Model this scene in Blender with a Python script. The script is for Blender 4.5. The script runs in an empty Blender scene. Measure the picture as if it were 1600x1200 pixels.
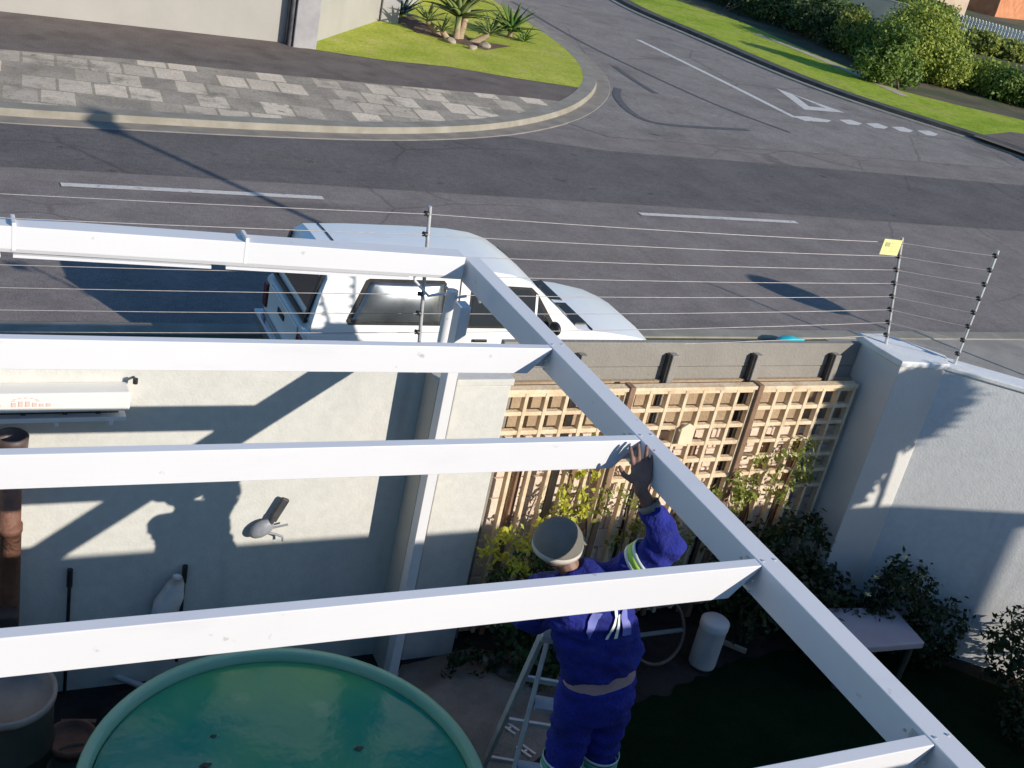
import bpy, bmesh, math, random
import numpy as np
from mathutils import Vector, Matrix, noise
random.seed(7); np.random.seed(7)
S = bpy.context.scene; COL = S.collection
R = math.radians
# ------------------------------------------------------------------ camera
RM = ((0.8950724, 0.01197056, -0.44576015), (-0.39952421, 0.46551626, -0.78973098), (0.19805507, 0.88495837, 0.42145328))
F, CH = 1839.92, 6.0
cd = bpy.data.cameras.new('camera'); cam = bpy.data.objects.new('camera', cd); COL.objects.link(cam)
cd.sensor_width = 36; cd.lens = 36*F/1600; cd.clip_start = .05; cd.clip_end = 2000
m3 = Matrix(RM); cam.matrix_world = Matrix.Translation((0, 0, CH)) @ m3.to_4x4(); S.camera = cam
# ------------------------------------------------------------------ sky, sun, exposure
SUN = Vector((1.33, -2.2, 1.0)).normalized()
w = bpy.data.worlds.new('World'); S.world = w; w.use_nodes = True
nt = w.node_tree; bg = nt.nodes['Background']; sk = nt.nodes.new('ShaderNodeTexSky'); sk.sky_type = 'NISHITA'; sk.sun_disc = False
sk.sun_elevation = math.asin(SUN.z); sk.sun_rotation = math.atan2(SUN.x, SUN.y); sk.altitude = 50; sk.air_density = 1.2; sk.ozone_density = 2.0
sk.dust_density = 0.3; hs = nt.nodes.new('ShaderNodeHueSaturation'); hs.inputs['Saturation'].default_value = 1.35; hs.inputs['Hue'].default_value = .508; nt.links.new(sk.outputs[0], hs.inputs['Color']); nt.links.new(hs.outputs[0], bg.inputs[0]); bg.inputs[1].default_value = 0.12
sl = bpy.data.lights.new('sun', 'SUN'); sl.energy = 4.45; sl.angle = R(.4); sl.color = (1, .915, .80)
so = bpy.data.objects.new('sun', sl); COL.objects.link(so); so.rotation_euler = SUN.to_track_quat('Z', 'Y').to_euler(); so.location = (20, -30, 30)
S.view_settings.view_transform = 'Standard'; S.view_settings.look = 'None'; S.view_settings.exposure = 0.2; S.view_settings.gamma = 1
S.view_settings.use_curve_mapping = False
S.cycles.max_bounces = 8
# ------------------------------------------------------------------ helpers
def gp(px, py, z=0.0):
    """world point at height z that the photo shows at px, py (measured once, real ground positions)"""
    d = m3 @ Vector(((px-800)/F, -(py-600)/F, -1.0)); t = (z-CH)/d.z
    return Vector((d.x*t, d.y*t, z))
def on(px, py, Y):
    d = m3 @ Vector(((px-800)/F, -(py-600)/F, -1.0)); t = Y/d.y
    return Vector((d.x*t, Y, CH+d.z*t))
def tag(o, label=None, cat=None, group=None, kind=None):
    if label: o['label'] = label
    if cat: o['category'] = cat
    if group: o['group'] = group
    if kind: o['kind'] = kind
    return o
def thing(name, base, label, cat, group=None):
    o = bpy.data.objects.new(name, None); COL.objects.link(o); o.location = base; o.empty_display_size = .2
    return tag(o, label, cat, group)
class M:
    def __init__(s): s.v = []; s.f = []; s.sm = []
    def add(s, vs, fs, smooth=False):
        n = len(s.v); s.v += [tuple(v) for v in vs]; s.f += [tuple(i+n for i in f) for f in fs]; s.sm += [smooth]*len(fs); return s
    def box(s, x0, x1, y0, y1, z0, z1):
        v = [(x0,y0,z0),(x1,y0,z0),(x1,y1,z0),(x0,y1,z0),(x0,y0,z1),(x1,y0,z1),(x1,y1,z1),(x0,y1,z1)]
        return s.add(v, [(0,3,2,1),(4,5,6,7),(0,1,5,4),(1,2,6,5),(2,3,7,6),(3,0,4,7)])
    def obox(s, c, half, rot):
        c = Vector(c); v = [c + rot @ Vector((sx*half[0], sy*half[1], sz*half[2])) for sz in (-1,1) for sx, sy in ((-1,-1),(1,-1),(1,1),(-1,1))]
        return s.add(v, [(0,3,2,1),(4,5,6,7),(0,1,5,4),(1,2,6,5),(2,3,7,6),(3,0,4,7)])
    def bar(s, a, b, w, h):
        a = Vector(a); b = Vector(b); d = b-a; q = d.to_track_quat('X', 'Z').to_matrix()
        return s.obox((a+b)/2, (d.length/2, w/2, h/2), q)
    def prism(s, poly, z0, z1):
        n = len(poly); v = [(p[0],p[1],z0) for p in poly] + [(p[0],p[1],z1) for p in poly]
        a = sum(poly[i][0]*poly[(i+1)%n][1]-poly[(i+1)%n][0]*poly[i][1] for i in range(n))
        idx = list(range(n)) if a > 0 else list(range(n))[::-1]
        f = [tuple(reversed(idx)), tuple(i+n for i in idx)] + [(idx[i], idx[(i+1)%n], idx[(i+1)%n]+n, idx[i]+n) for i in range(n)]
        return s.add(v, f)
    def tube(s, pts, r, n=12, cap=True, smooth=True, sy=1.0):
        pts = [Vector(p) for p in pts]; rs = r if isinstance(r, (list, tuple)) else [r]*len(pts)
        v = []; up = None
        for i, p in enumerate(pts):
            d = (pts[min(i+1, len(pts)-1)] - pts[max(i-1, 0)]).normalized()
            if up is None: up = Vector((0,0,1)) if abs(d.z) < .9 else Vector((0,1,0))
            a = d.cross(up).normalized(); b = a.cross(d).normalized(); up = b
            for k in range(n):
                t = 2*math.pi*k/n; v.append(p + (a*math.cos(t) + b*math.sin(t)*sy)*rs[i])
        f = [(i*n+k, i*n+(k+1)%n, (i+1)*n+(k+1)%n, (i+1)*n+k) for i in range(len(pts)-1) for k in range(n)]
        s.add(v, f, smooth)
        if cap: s.add(v[:n], [tuple(range(n-1,-1,-1))]); s.add(v[-n:], [tuple(range(n))])
        return s
    def lathe(s, c, prof, n=48, smooth=True):
        v = [(c[0]+r*math.cos(2*math.pi*k/n), c[1]+r*math.sin(2*math.pi*k/n), c[2]+z) for r, z in prof for k in range(n)]
        f = [(i*n+k, i*n+(k+1)%n, (i+1)*n+(k+1)%n, (i+1)*n+k) for i in range(len(prof)-1) for k in range(n)]
        return s.add(v, f, smooth)
    def ell(s, c, r, rot=None, n=16, m=10):
        c = Vector(c); v = []
        for i in range(1, m):
            ph = math.pi*i/m
            for k in range(n):
                q = Vector((r[0]*math.sin(ph)*math.cos(2*math.pi*k/n), r[1]*math.sin(ph)*math.sin(2*math.pi*k/n), r[2]*math.cos(ph)))
                v.append(c + (rot @ q if rot else q))
        t = Vector((0,0,r[2])); v.append(c+(rot@t if rot else t)); v.append(c-(rot@t if rot else t))
        f = [(i*n+k, (i+1)*n+k, (i+1)*n+(k+1)%n, i*n+(k+1)%n) for i in range(m-2) for k in range(n)]
        f += [(len(v)-2, k, (k+1)%n) for k in range(n)] + [(len(v)-1, (m-2)*n+(k+1)%n, (m-2)*n+k) for k in range(n)]
        return s.add(v, f, True)
    def build(s, name, mat, parent=None, base=None, bevel=0, label=None, cat=None, group=None, kind=None, solid=0):
        me = bpy.data.meshes.new(name); b = Vector(base) if base is not None else (parent_world(parent) if parent else Vector((0,0,0)))
        me.from_pydata([(v[0]-b.x, v[1]-b.y, v[2]-b.z) for v in s.v], [], s.f); me.update()
        me.polygons.foreach_set('use_smooth', s.sm)
        for mm in (mat if isinstance(mat, (list, tuple)) else [mat]): me.materials.append(mm)
        o = bpy.data.objects.new(name, me); COL.objects.link(o)
        if parent: o.parent = parent
        else: o.location = b
        if solid:
            md = o.modifiers.new('s', 'SOLIDIFY'); md.thickness = solid; md.offset = 0
        if bevel:
            md = o.modifiers.new('b', 'BEVEL'); md.width = bevel; md.segments = 2; md.limit_method = 'ANGLE'; md.angle_limit = R(40)
        return tag(o, label, cat, group, kind)
def parent_world(p):
    v = Vector((0,0,0))
    while p: v = v + p.location; p = p.parent
    return v
def remesh(o, vox, smooth=3, keep=True):
    md = o.modifiers.new('r', 'REMESH'); md.mode = 'VOXEL'; md.voxel_size = vox; md.use_smooth_shade = True
    sm = o.modifiers.new('s', 'SMOOTH'); sm.iterations = smooth; sm.factor = .5
    bpy.context.view_layer.update()
    dg = bpy.context.evaluated_depsgraph_get(); me = bpy.data.meshes.new_from_object(o.evaluated_get(dg))
    o.modifiers.clear(); mats = list(o.data.materials); o.data = me
    me.materials.clear()
    for m in mats: me.materials.append(m)
    me.polygons.foreach_set('use_smooth', [True]*len(me.polygons)); return o
# ------------------------------------------------------------------ materials
def lin(c): return tuple((x/12.92 if x <= .04045 else ((x+.055)/1.055)**2.4) for x in (c[0]/255, c[1]/255, c[2]/255))
def mat(name, c1, c2=None, scale=3, rough=.8, bump=0, bscale=40, metal=0, spec=.5, detail=6, lo=.35, hi=.65, extra=None, coord='Object', trans=0):
    m = bpy.data.materials.new(name); m.use_nodes = True; n = m.node_tree; L = n.links; b = n.nodes['Principled BSDF']
    b.inputs['Roughness'].default_value = rough; b.inputs['Metallic'].default_value = metal; b.inputs['Specular IOR Level'].default_value = spec
    tc = n.nodes.new('ShaderNodeTexCoord')
    if c2 is None: b.inputs['Base Color'].default_value = (*c1, 1)
    else:
        nz = n.nodes.new('ShaderNodeTexNoise'); nz.inputs['Scale'].default_value = scale; nz.inputs['Detail'].default_value = detail; nz.inputs['Roughness'].default_value = .6
        L.new(tc.outputs[coord], nz.inputs['Vector'])
        cr = n.nodes.new('ShaderNodeValToRGB'); cr.color_ramp.elements[0].position = lo; cr.color_ramp.elements[1].position = hi
        cr.color_ramp.elements[0].color = (*c1, 1); cr.color_ramp.elements[1].color = (*c2, 1)
        L.new(nz.outputs[0], cr.inputs[0]); out = cr.outputs[0]
        if extra: out = extra(n, L, tc, out)
        L.new(out, b.inputs['Base Color'])
    if bump:
        z = n.nodes.new('ShaderNodeTexNoise'); z.inputs['Scale'].default_value = bscale; z.inputs['Detail'].default_value = 4
        L.new(tc.outputs[coord], z.inputs['Vector']); bp = n.nodes.new('ShaderNodeBump'); bp.inputs['Strength'].default_value = bump; bp.inputs['Distance'].default_value = .02
        L.new(z.outputs[0], bp.inputs['Height']); L.new(bp.outputs[0], b.inputs['Normal'])
    return m
def mixn(n, L, a, col, fac, mode='MIX'):
    x = n.nodes.new('ShaderNodeMix'); x.data_type = 'RGBA'; x.blend_type = mode
    L.new(fac, x.inputs[0]) if not isinstance(fac, float) else x.inputs[0].__setattr__('default_value', fac)
    L.new(a, x.inputs[6]); x.inputs[7].default_value = (*col, 1); return x.outputs[2]
def stains(col, scale, lo, hi, stretch=(1,1,1)):
    def f(n, L, tc, out):
        mp = n.nodes.new('ShaderNodeMapping'); mp.inputs['Scale'].default_value = stretch; L.new(tc.outputs['Object'], mp.inputs[0])
        nz = n.nodes.new('ShaderNodeTexNoise'); nz.inputs['Scale'].default_value = scale; nz.inputs['Detail'].default_value = 5; L.new(mp.outputs[0], nz.inputs['Vector'])
        mr = n.nodes.new('ShaderNodeMapRange'); mr.inputs[1].default_value = lo; mr.inputs[2].default_value = hi; mr.inputs[4].default_value = .8; L.new(nz.outputs[0], mr.inputs[0])
        return mixn(n, L, out, col, mr.outputs[0])
    return f
def grain(scale=70, amt=.22):
    def f(n, L, tc, out):
        nz = n.nodes.new('ShaderNodeTexNoise'); nz.inputs['Scale'].default_value = scale; nz.inputs['Detail'].default_value = 3; L.new(tc.outputs['Object'], nz.inputs['Vector'])
        mr = n.nodes.new('ShaderNodeMapRange'); mr.inputs[1].default_value = .3; mr.inputs[2].default_value = .7; mr.inputs[3].default_value = 1-amt; mr.inputs[4].default_value = 1+amt; L.new(nz.outputs[0], mr.inputs[0])
        x = n.nodes.new('ShaderNodeMix'); x.data_type = 'RGBA'; x.blend_type = 'MULTIPLY'; x.inputs[0].default_value = 1; L.new(out, x.inputs[6]); L.new(mr.outputs[0], x.inputs[7]); return x.outputs[2]
    return f
def cracks(col, scale, width=.012, lo=.5):
    def f(n, L, tc, out):
        nz = n.nodes.new('ShaderNodeTexNoise'); nz.inputs['Scale'].default_value = scale*3; nz.inputs['Detail'].default_value = 4; L.new(tc.outputs['Object'], nz.inputs['Vector'])
        ad = n.nodes.new('ShaderNodeMixRGB'); ad.blend_type = 'ADD'; ad.inputs[0].default_value = .35; L.new(tc.outputs['Object'], ad.inputs[1]); L.new(nz.outputs[1], ad.inputs[2])
        vo = n.nodes.new('ShaderNodeTexVoronoi'); vo.feature = 'DISTANCE_TO_EDGE'; vo.inputs['Scale'].default_value = scale; L.new(ad.outputs[0], vo.inputs['Vector'])
        m1 = n.nodes.new('ShaderNodeMapRange'); m1.inputs[1].default_value = 0; m1.inputs[2].default_value = width; m1.inputs[3].default_value = 1; m1.inputs[4].default_value = 0; L.new(vo.outputs[0], m1.inputs[0])
        n2 = n.nodes.new('ShaderNodeTexNoise'); n2.inputs['Scale'].default_value = scale*.6; L.new(tc.outputs['Object'], n2.inputs['Vector'])
        m2 = n.nodes.new('ShaderNodeMapRange'); m2.inputs[1].default_value = lo; m2.inputs[2].default_value = lo+.08; m2.inputs[4].default_value = .42; L.new(n2.outputs[0], m2.inputs[0])
        mu = n.nodes.new('ShaderNodeMath'); mu.operation = 'MULTIPLY'; L.new(m1.outputs[0], mu.inputs[0]); L.new(m2.outputs[0], mu.inputs[1]); return mixn(n, L, out, col, mu.outputs[0])
    return f
def chain(*fs):
    def f(n, L, tc, out):
        for g in fs: out = g(n, L, tc, out)
        return out
    return f
ASPH = mat('asphalt', (.21,.183,.172), (.27,.24,.222), 1.2, .9, .5, 90, spec=.12, extra=chain(stains((.25,.22,.19), .35, .5, .8, (.3,1,1)), stains((.11,.10,.095), .9, .58, .8, (.1,1,1)), cracks((.06,.055,.05), .3, .010, .5), grain(45,.28), grain(9,.10)))
ASPH_D = mat('asphalt_dark', (.132,.121,.117), (.168,.155,.150), .9, .88, .45, 90, spec=.12, extra=chain(stains((.17,.155,.145), .5, .52, .8, (.15,1.4,1)), stains((.06,.055,.052), 2.2, .64, .75), cracks((.045,.042,.04), .25, .010, .52), grain(45,.28), grain(8,.10)))
ASPH_J = mat('asphalt_side', (.235,.210,.195), (.29,.265,.245), 1.1, .9, .45, 90, spec=.12, extra=chain(stains((.15,.135,.125), .4, .52, .8), stains((.10,.09,.085), 1.6, .66, .76), cracks((.08,.072,.066), .22, .012, .5), grain(30,.25), grain(6,.10)))
PATH = mat('footpath_tar', (.155,.128,.113), (.20,.17,.152), 1.5, .92, .5, 50, spec=.12, extra=chain(stains((.11,.095,.085), 1.2, .56, .75), grain(30,.25)))
PAINT = mat('road_paint', (.66,.63,.58), (.46,.44,.41), 18, .7, .1, 60, lo=.45, hi=.8, extra=chain(stains((.22,.20,.19), 7, .60, .70), stains((.3,.28,.26), 1.5, .6, .8)))
TYRE = mat('tyre_rubber_mark', (.085,.083,.085), (.12,.118,.118), 6, .8)
KERB = mat('kerb_concrete', (.235,.215,.175), (.32,.295,.245), 2.2, .9, .3, 50, extra=stains((.25,.22,.17), 5, .55, .8))
KERB_D = mat('kerb_shade_dirt', (.05,.05,.045), (.1,.095,.085), 3, .9, .3, 50)  # shade of the unlit kerb face put into the colour along with dirt
GRASS = mat('grass', (.36,.42,.05), (.52,.53,.10), .9, .95, .9, 40, spec=.1, extra=chain(grain(14,.22), grain(50,.3), stains((.56,.46,.20), 1.2, .55, .8), stains((.26,.30,.045), 6, .5, .8)))
GRASS2 = mat('grass_far', (.26,.36,.035), (.40,.48,.06), .5, .95, .9, 40, spec=.1, extra=chain(grain(10,.22), grain(35,.3), stains((.38,.38,.10), .5, .5, .8), stains((.16,.23,.03), 3, .5, .8)))
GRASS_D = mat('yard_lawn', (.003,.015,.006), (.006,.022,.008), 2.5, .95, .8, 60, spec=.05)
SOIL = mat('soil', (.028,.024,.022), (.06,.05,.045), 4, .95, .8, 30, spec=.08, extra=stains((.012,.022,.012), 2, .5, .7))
PLAST = mat('wall_plaster', (.57,.57,.535), (.61,.605,.565), 1.5, .9, .12, 60, extra=chain(stains((.50,.50,.47), 2.5, .55, .85, (1,1,.3)), stains((.42,.41,.38), 5, .62, .8, (1,1,.09)), cracks((.38,.37,.35), .9, .006, .55), grain(18,.05)))
PLAST_F = mat('far_wall_plaster', (.36,.345,.32), (.41,.39,.36), .5, .9, .1, 30, extra=stains((.30,.285,.265), .6, .5, .8, (.5,1,.2)))
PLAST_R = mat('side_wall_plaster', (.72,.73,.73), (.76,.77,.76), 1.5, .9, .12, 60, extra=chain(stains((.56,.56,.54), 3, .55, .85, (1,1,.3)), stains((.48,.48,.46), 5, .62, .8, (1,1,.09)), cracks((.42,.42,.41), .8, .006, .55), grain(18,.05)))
CONC = mat('slab_concrete', (.24,.225,.20), (.30,.28,.25), 2.5, .9, .3, 60, extra=stains((.25,.23,.2), 5, .55, .8, (1,1,.4)))
BLOCK = None
ALU = mat('white_powder_coat', (.70,.70,.72), (.73,.73,.75), .8, .42, 0, spec=.5, extra=chain(stains((.62,.62,.63), 5, .60, .82, (.3,1,1)), stains((.45,.43,.40), 14, .70, .76)))
GALV = mat('galvanised', (.55,.55,.56), (.66,.66,.67), 20, .45, 0, metal=.5)
BLACK = mat('black_plastic', (.015,.015,.017), (.03,.03,.032), 20, .5)
RUBBER = mat('rubber', (.02,.02,.02), (.035,.035,.035), 20, .85)
WIRE = mat('fence_wire', (.36,.33,.32), (.46,.43,.42), 30, .4, metal=.3)
YEL = mat('yellow_sign', (.78,.70,.25), (.84,.78,.40), 30, .5)
def leafm(name, a, b, tr=.25, sc=2.5):
    m = mat(name, a, b, sc, .6, 0, spec=.4, lo=.3, hi=.7)
    n = m.node_tree; L = n.links; p = n.nodes['Principled BSDF']; o = n.nodes['Material Output']
    t = n.nodes.new('ShaderNodeBsdfTranslucent'); src = p.inputs['Base Color'].links[0].from_socket; L.new(src, t.inputs[0])
    mx = n.nodes.new('ShaderNodeMixShader'); mx.inputs[0].default_value = tr; L.new(p.outputs[0], mx.inputs[1]); L.new(t.outputs[0], mx.inputs[2]); L.new(mx.outputs[0], o.inputs[0])
    return m
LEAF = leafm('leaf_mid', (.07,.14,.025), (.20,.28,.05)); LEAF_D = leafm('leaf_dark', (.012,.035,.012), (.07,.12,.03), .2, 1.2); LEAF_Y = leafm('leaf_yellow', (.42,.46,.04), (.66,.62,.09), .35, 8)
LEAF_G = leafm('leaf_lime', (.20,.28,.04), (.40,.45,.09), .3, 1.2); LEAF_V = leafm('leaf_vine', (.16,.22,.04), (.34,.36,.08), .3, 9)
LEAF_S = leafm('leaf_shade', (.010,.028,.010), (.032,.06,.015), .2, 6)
BARK = mat('bark', (.09,.065,.045), (.16,.12,.085), 8, .95, .5, 30)
# ------------------------------------------------------------------ foliage
def leaves(name, mt, blobs, n, size, parent, seed=1, flat=.6, up=.2):
    """blobs: (centre, radii) list; n leaves spread through the volume near the surface, clumped"""
    rg = np.random.RandomState(seed); V = []; Fc = []
    vol = np.array([b[1][0]*b[1][1]*b[1][2] for b in blobs])**.67; vol = vol/vol.sum()
    b0 = parent_world(parent) if parent else Vector((0,0,0))
    for bi, (c, r) in enumerate(blobs):
        k = max(8, int(n*vol[bi])); nc = max(6, k//14)
        d = rg.normal(size=(nc,3)); d /= np.linalg.norm(d, axis=1)[:,None]; rad = rg.uniform(.45, 1.05, nc)**.6
        cc = np.array(c) + d*rad[:,None]*np.array(r)
        which = rg.randint(0, nc, k); p = cc[which] + rg.normal(size=(k,3))*np.array(r)*.13
        nr = d[which]*flat + rg.normal(size=(k,3))*.55 + np.array([0,0,up]); nr /= np.linalg.norm(nr, axis=1)[:,None]
        t = np.cross(nr, rg.normal(size=(k,3))); t /= np.linalg.norm(t, axis=1)[:,None]; u = np.cross(nr, t)
        s = size*rg.uniform(.6, 1.3, k)[:,None]; wd = s*.55
        q = np.stack([p-t*s*.5, p+u*wd*.5+nr*s*.06, p+t*s*.6, p-u*wd*.5+nr*s*.06], 1)
        V.append(q.reshape(-1,3))
    V = np.concatenate(V) - np.array(b0); nf = len(V)//4
    me = bpy.data.meshes.new(name); me.vertices.add(len(V)); me.vertices.foreach_set('co', V.ravel())
    me.loops.add(nf*4); me.loops.foreach_set('vertex_index', np.arange(nf*4, dtype=np.int32)); me.polygons.add(nf)
    me.polygons.foreach_set('loop_start', np.arange(0, nf*4, 4, dtype=np.int32)); me.update(calc_edges=True); me.validate()
    me.materials.append(mt); o = bpy.data.objects.new(name, me); COL.objects.link(o)
    if parent: o.parent = parent
    return o
def bush(name, base, label, cat, blobs, n, size, mt, seed=1, group=None, stems=3):
    t = thing(name, base, label, cat, group)
    leaves('crown', mt, blobs, n, size, t, seed)
    rr = random.Random(seed); s = M()
    for k in range(stems):
        b = blobs[k % len(blobs)]; a = Vector(base) + Vector((rr.uniform(-.1,.1)*b[1][0], rr.uniform(-.1,.1)*b[1][1], 0)); e = Vector(b[0]) + Vector((rr.uniform(-.3,.3)*b[1][0], 0, b[1][2]*.3))
        mid = (a+e)/2 + Vector((rr.uniform(-.1,.1), rr.uniform(-.1,.1), 0)); r0 = max(.012, min(b[1])*.06)
        s.tube([a, mid, e], [r0, r0*.7, r0*.3], 7)
    s.build('trunk', BARK, t); return t
# ================================================================== GROUND
def sheet(name, poly, z, m, label, cat):
    mm = M(); mm.add([(p[0],p[1],z) for p in poly], [tuple(range(len(poly)))])
    o = mm.build(name, m, kind='structure', label=label, cat=cat)
    if o.data.polygons[0].normal.z < 0: o.data.flip_normals()
    return o
def P2(*pts, z=0.0): return [gp(x, y, z) for x, y in pts]
g = M(); N = 60
xs = [-400+ i*900/N for i in range(N+1)]; ys = [-300 + i*900/N for i in range(N+1)]
g.add([(x, y, -.03) for y in ys for x in xs], [(j*(N+1)+i, j*(N+1)+i+1, (j+1)*(N+1)+i+1, (j+1)*(N+1)+i) for j in range(N) for i in range(N)])
g.build('ground', mat('ground_garden', (.06,.08,.03), (.12,.13,.05), .4, .95, .5, 5), kind='structure', label='garden ground and soil reaching away behind the hedges', cat='ground')
sheet('road', [(-60,12.62),(120,12.62),(120,40),(60,70),(10,70),(10,45),(-60,45)], 0.0, ASPH, 'grey brown tarred main road running past the boundary wall', 'road')
far = P2((-900,215),(-400,205),(0,180),(400,195),(650,205),(850,186),(960,168),(1100,200),(1400,236),(1650,262),(2100,330),(2100,345),(1650,285),(1200,262),(800,255),(400,245),(0,232),(-400,235))
sheet('road_lane', P2((-500,150),(0,170),(400,190),(700,200),(950,236),(1200,256),(1600,290),(2000,330),(2000,400),(1600,362),(1200,333),(800,308),(400,283),(0,260),(-500,243)), .004, ASPH_D, 'darker smoother strip of tar along the far lane', 'road')
sheet('side_road', P2((700,-50),(780,0),(850,45),(900,80),(930,110),(937,140),(915,166),(870,187),(950,214),(1200,234),(1600,266),(1700,262),(1600,240),(1400,172),(1200,104),(1000,20),(930,-30),(880,-75)), .008, ASPH_J, 'paler grey side road joining the main road', 'road')
# far kerb island
kerb_px = [(-700,140),(-300,158),(0,183),(200,194),(400,205),(600,212),(740,208),(830,196),(895,177),(930,150),(934,126),(915,97),(870,62),(800,18),(740,-20),(640,-80)]
ko = P2(*kerb_px); K = len(ko)
def offs(pts, d):
    out = []
    for i in range(len(pts)):
        a = pts[max(i-1,0)]; b = pts[min(i+1,len(pts)-1)]; t = (b-a); n = Vector((-t.y, t.x, 0)).normalized(); out.append(pts[i]+n*d)
    return out
def smooth(pts, it=2):
    for _ in range(it):
        q = [pts[0]]
        for a, b in zip(pts, pts[1:]): q += [a*.75+b*.25, a*.25+b*.75]
        pts = q + [pts[-1]]
    return pts
ko = smooth(ko); ki = offs(ko, .42); kg = offs(ko, -.02)
def ribbon(name, outer, inner, z0, z1, m, label, cat, lip=0):
    mm = M(); n = len(outer); v = []
    for o_, i_ in zip(outer, inner):
        v += [(o_.x,o_.y,z0), (o_.x+(i_.x-o_.x)*.12, o_.y+(i_.y-o_.y)*.12, z1), (i_.x,i_.y,z1), (i_.x,i_.y,z0)]
    f = []
    for k in range(n-1):
        for j in range(3): f.append((k*4+j, k*4+j+1, k*4+j+5, k*4+j+4))
    mm.add(v, f); return mm.build(name, m, kind='structure', label=label, cat=cat)
ribbon('kerb', ko, ki, -.02, .14, KERB, 'pale concrete kerb curving round the far corner', 'kerb')
ribbon('gutter_strip', offs(ko,-.42), offs(ko,.02), -.02, .018, mat('gutter_concrete', (.22,.195,.165), (.31,.27,.22), 2, .9, .3, 40), 'grey concrete gutter strip at the foot of the curved kerb', 'gutter')
back = P2((620,-90),(300,-60),(0,0),(-700,0))
sheet('footpath', ki + [Vector((20,60,0)), Vector((-5,60,0)), Vector((-14,24,0))], .13, PATH, 'dark tarred footpath beside the far garden wall', 'path')
def pavers(n, L, tc, out):
    v1 = n.nodes.new('ShaderNodeTexBrick'); v1.offset = .5
    v1.inputs['Scale'].default_value = 1; v1.inputs['Brick Width'].default_value = .62; v1.inputs['Row Height'].default_value = .9; v1.inputs['Mortar Size'].default_value = .03
    v1.inputs['Color1'].default_value = (.24,.21,.175,1); v1.inputs['Color2'].default_value = (1.0,.84,.64,1); v1.inputs['Mortar'].default_value = (.27,.24,.17,1); v1.inputs['Bias'].default_value = -.25
    mp = n.nodes.new('ShaderNodeMapping'); mp.inputs['Rotation'].default_value = (0,0,R(4)); L.new(tc.outputs['Object'], mp.inputs[0]); L.new(mp.outputs[0], v1.inputs[0])
    x = n.nodes.new('ShaderNodeMix'); x.data_type = 'RGBA'; x.inputs[0].default_value = .3; L.new(v1.outputs[0], x.inputs[6]); L.new(out, x.inputs[7]); return x.outputs[2]
PAV = mat('paving_slabs', (.45,.38,.30), (.68,.59,.47), 1.4, .9, .4, 40, spec=.2, extra=chain(pavers, stains((.24,.22,.17), 1.7, .55, .7), stains((.16,.18,.08), 4, .66, .75), grain(25,.2)), lo=.42, hi=.58)
sheet('paved_verge', P2((-700,40),(0,77),(200,92),(400,113),(600,132),(800,150),(872,158),z=.134) + [p.copy() for p in reversed([q for q in ki if q.x < gp(880,165).x and q.y < gp(880,160).y+1])], .134, PAV, 'patchy grey and cream paving slabs between footpath and kerb', 'pavement')
gi = [q for q in ki if q.y > gp(905,140).y and q.x > 14]
sheet('lawn', P2((468,74),(520,82),(600,94),(700,104),(800,121),(905,137),z=.138) + [q for q in gi if q.y < 60] + P2((700,-30),(640,10),(600,30),(540,46),(490,60),z=.138), .138, GRASS, 'sunlit yellow green lawn on the street corner', 'lawn')
# far right kerb + verge
rk = smooth(P2((840,-75),(950,-2),(1000,24),(1080,57),(1200,110),(1300,149),(1400,182),(1525,221),(1600,246),(1750,305)))
ribbon('kerb', offs(rk, -.22), offs(rk, .12), -.02, .05, KERB, 'pale gutter strip along the side road', 'kerb')
ribbon('kerb', offs(rk, .12), offs(rk, .75), -.02, .16, KERB_D, 'kerb coloured dark for shade and dirt below the far grass verge', 'kerb')
rg_ = offs(rk, .72)
sheet('grass_verge', rg_ + P2((1750,220),(1600,188),(1500,165),(1405,141),(1330,108),(1160,35),(1055,0),(930,-60),z=.15), .15, GRASS2, 'long bright green grass verge beyond the side road', 'lawn')
sheet('footpath', P2((1520,212),(1580,206),(1700,225),(1700,290),(1600,240),z=.155), .155, PATH, 'worn grey path end at the right of the far verge', 'path')
# near side verge
sheet('near_verge', [(-60,6.2),(120,6.2),(120,12.35),(-60,12.35)], .11, mat('verge_ground', (.10,.10,.06), (.16,.15,.09), .8, .95, .6, 30, spec=.1, extra=stains((.10,.13,.04), .8, .45, .7)), 'worn verge between the boundary wall and the road', 'ground')
sheet('footpath', [(12.6,10.9),(60,10.9),(60,12.35),(12.0,12.35)], .114, mat('verge_concrete', (.27,.25,.22), (.35,.32,.28), 1.5, .9, .3, 30, extra=stains((.2,.19,.16), 2, .55, .8)), 'pale concrete strip along the near kerb right of the wall corner', 'pavement')
nk = M(); nk.box(-60,120,12.33,12.62,-.02,.13); nk.build('kerb', KERB, bevel=.02, kind='structure', label='straight concrete kerb on the near side of the road', cat='kerb')
sheet('garden_soil', rg_ and (P2((1055,-40),(1000,-25),(1055,0),(1160,35),(1330,108),(1405,141),(1500,165),(1600,188),(1750,220),z=.06)+[Vector((160,60,0)),Vector((220,220,0)),Vector((100,240,0))]), .06, mat('garden_soil', (.07,.06,.035), (.16,.13,.08), .5, .95, .5, 10, extra=stains((.05,.08,.025), .6, .45, .6)), 'dark garden beds behind the grass verge', 'ground')
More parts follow.
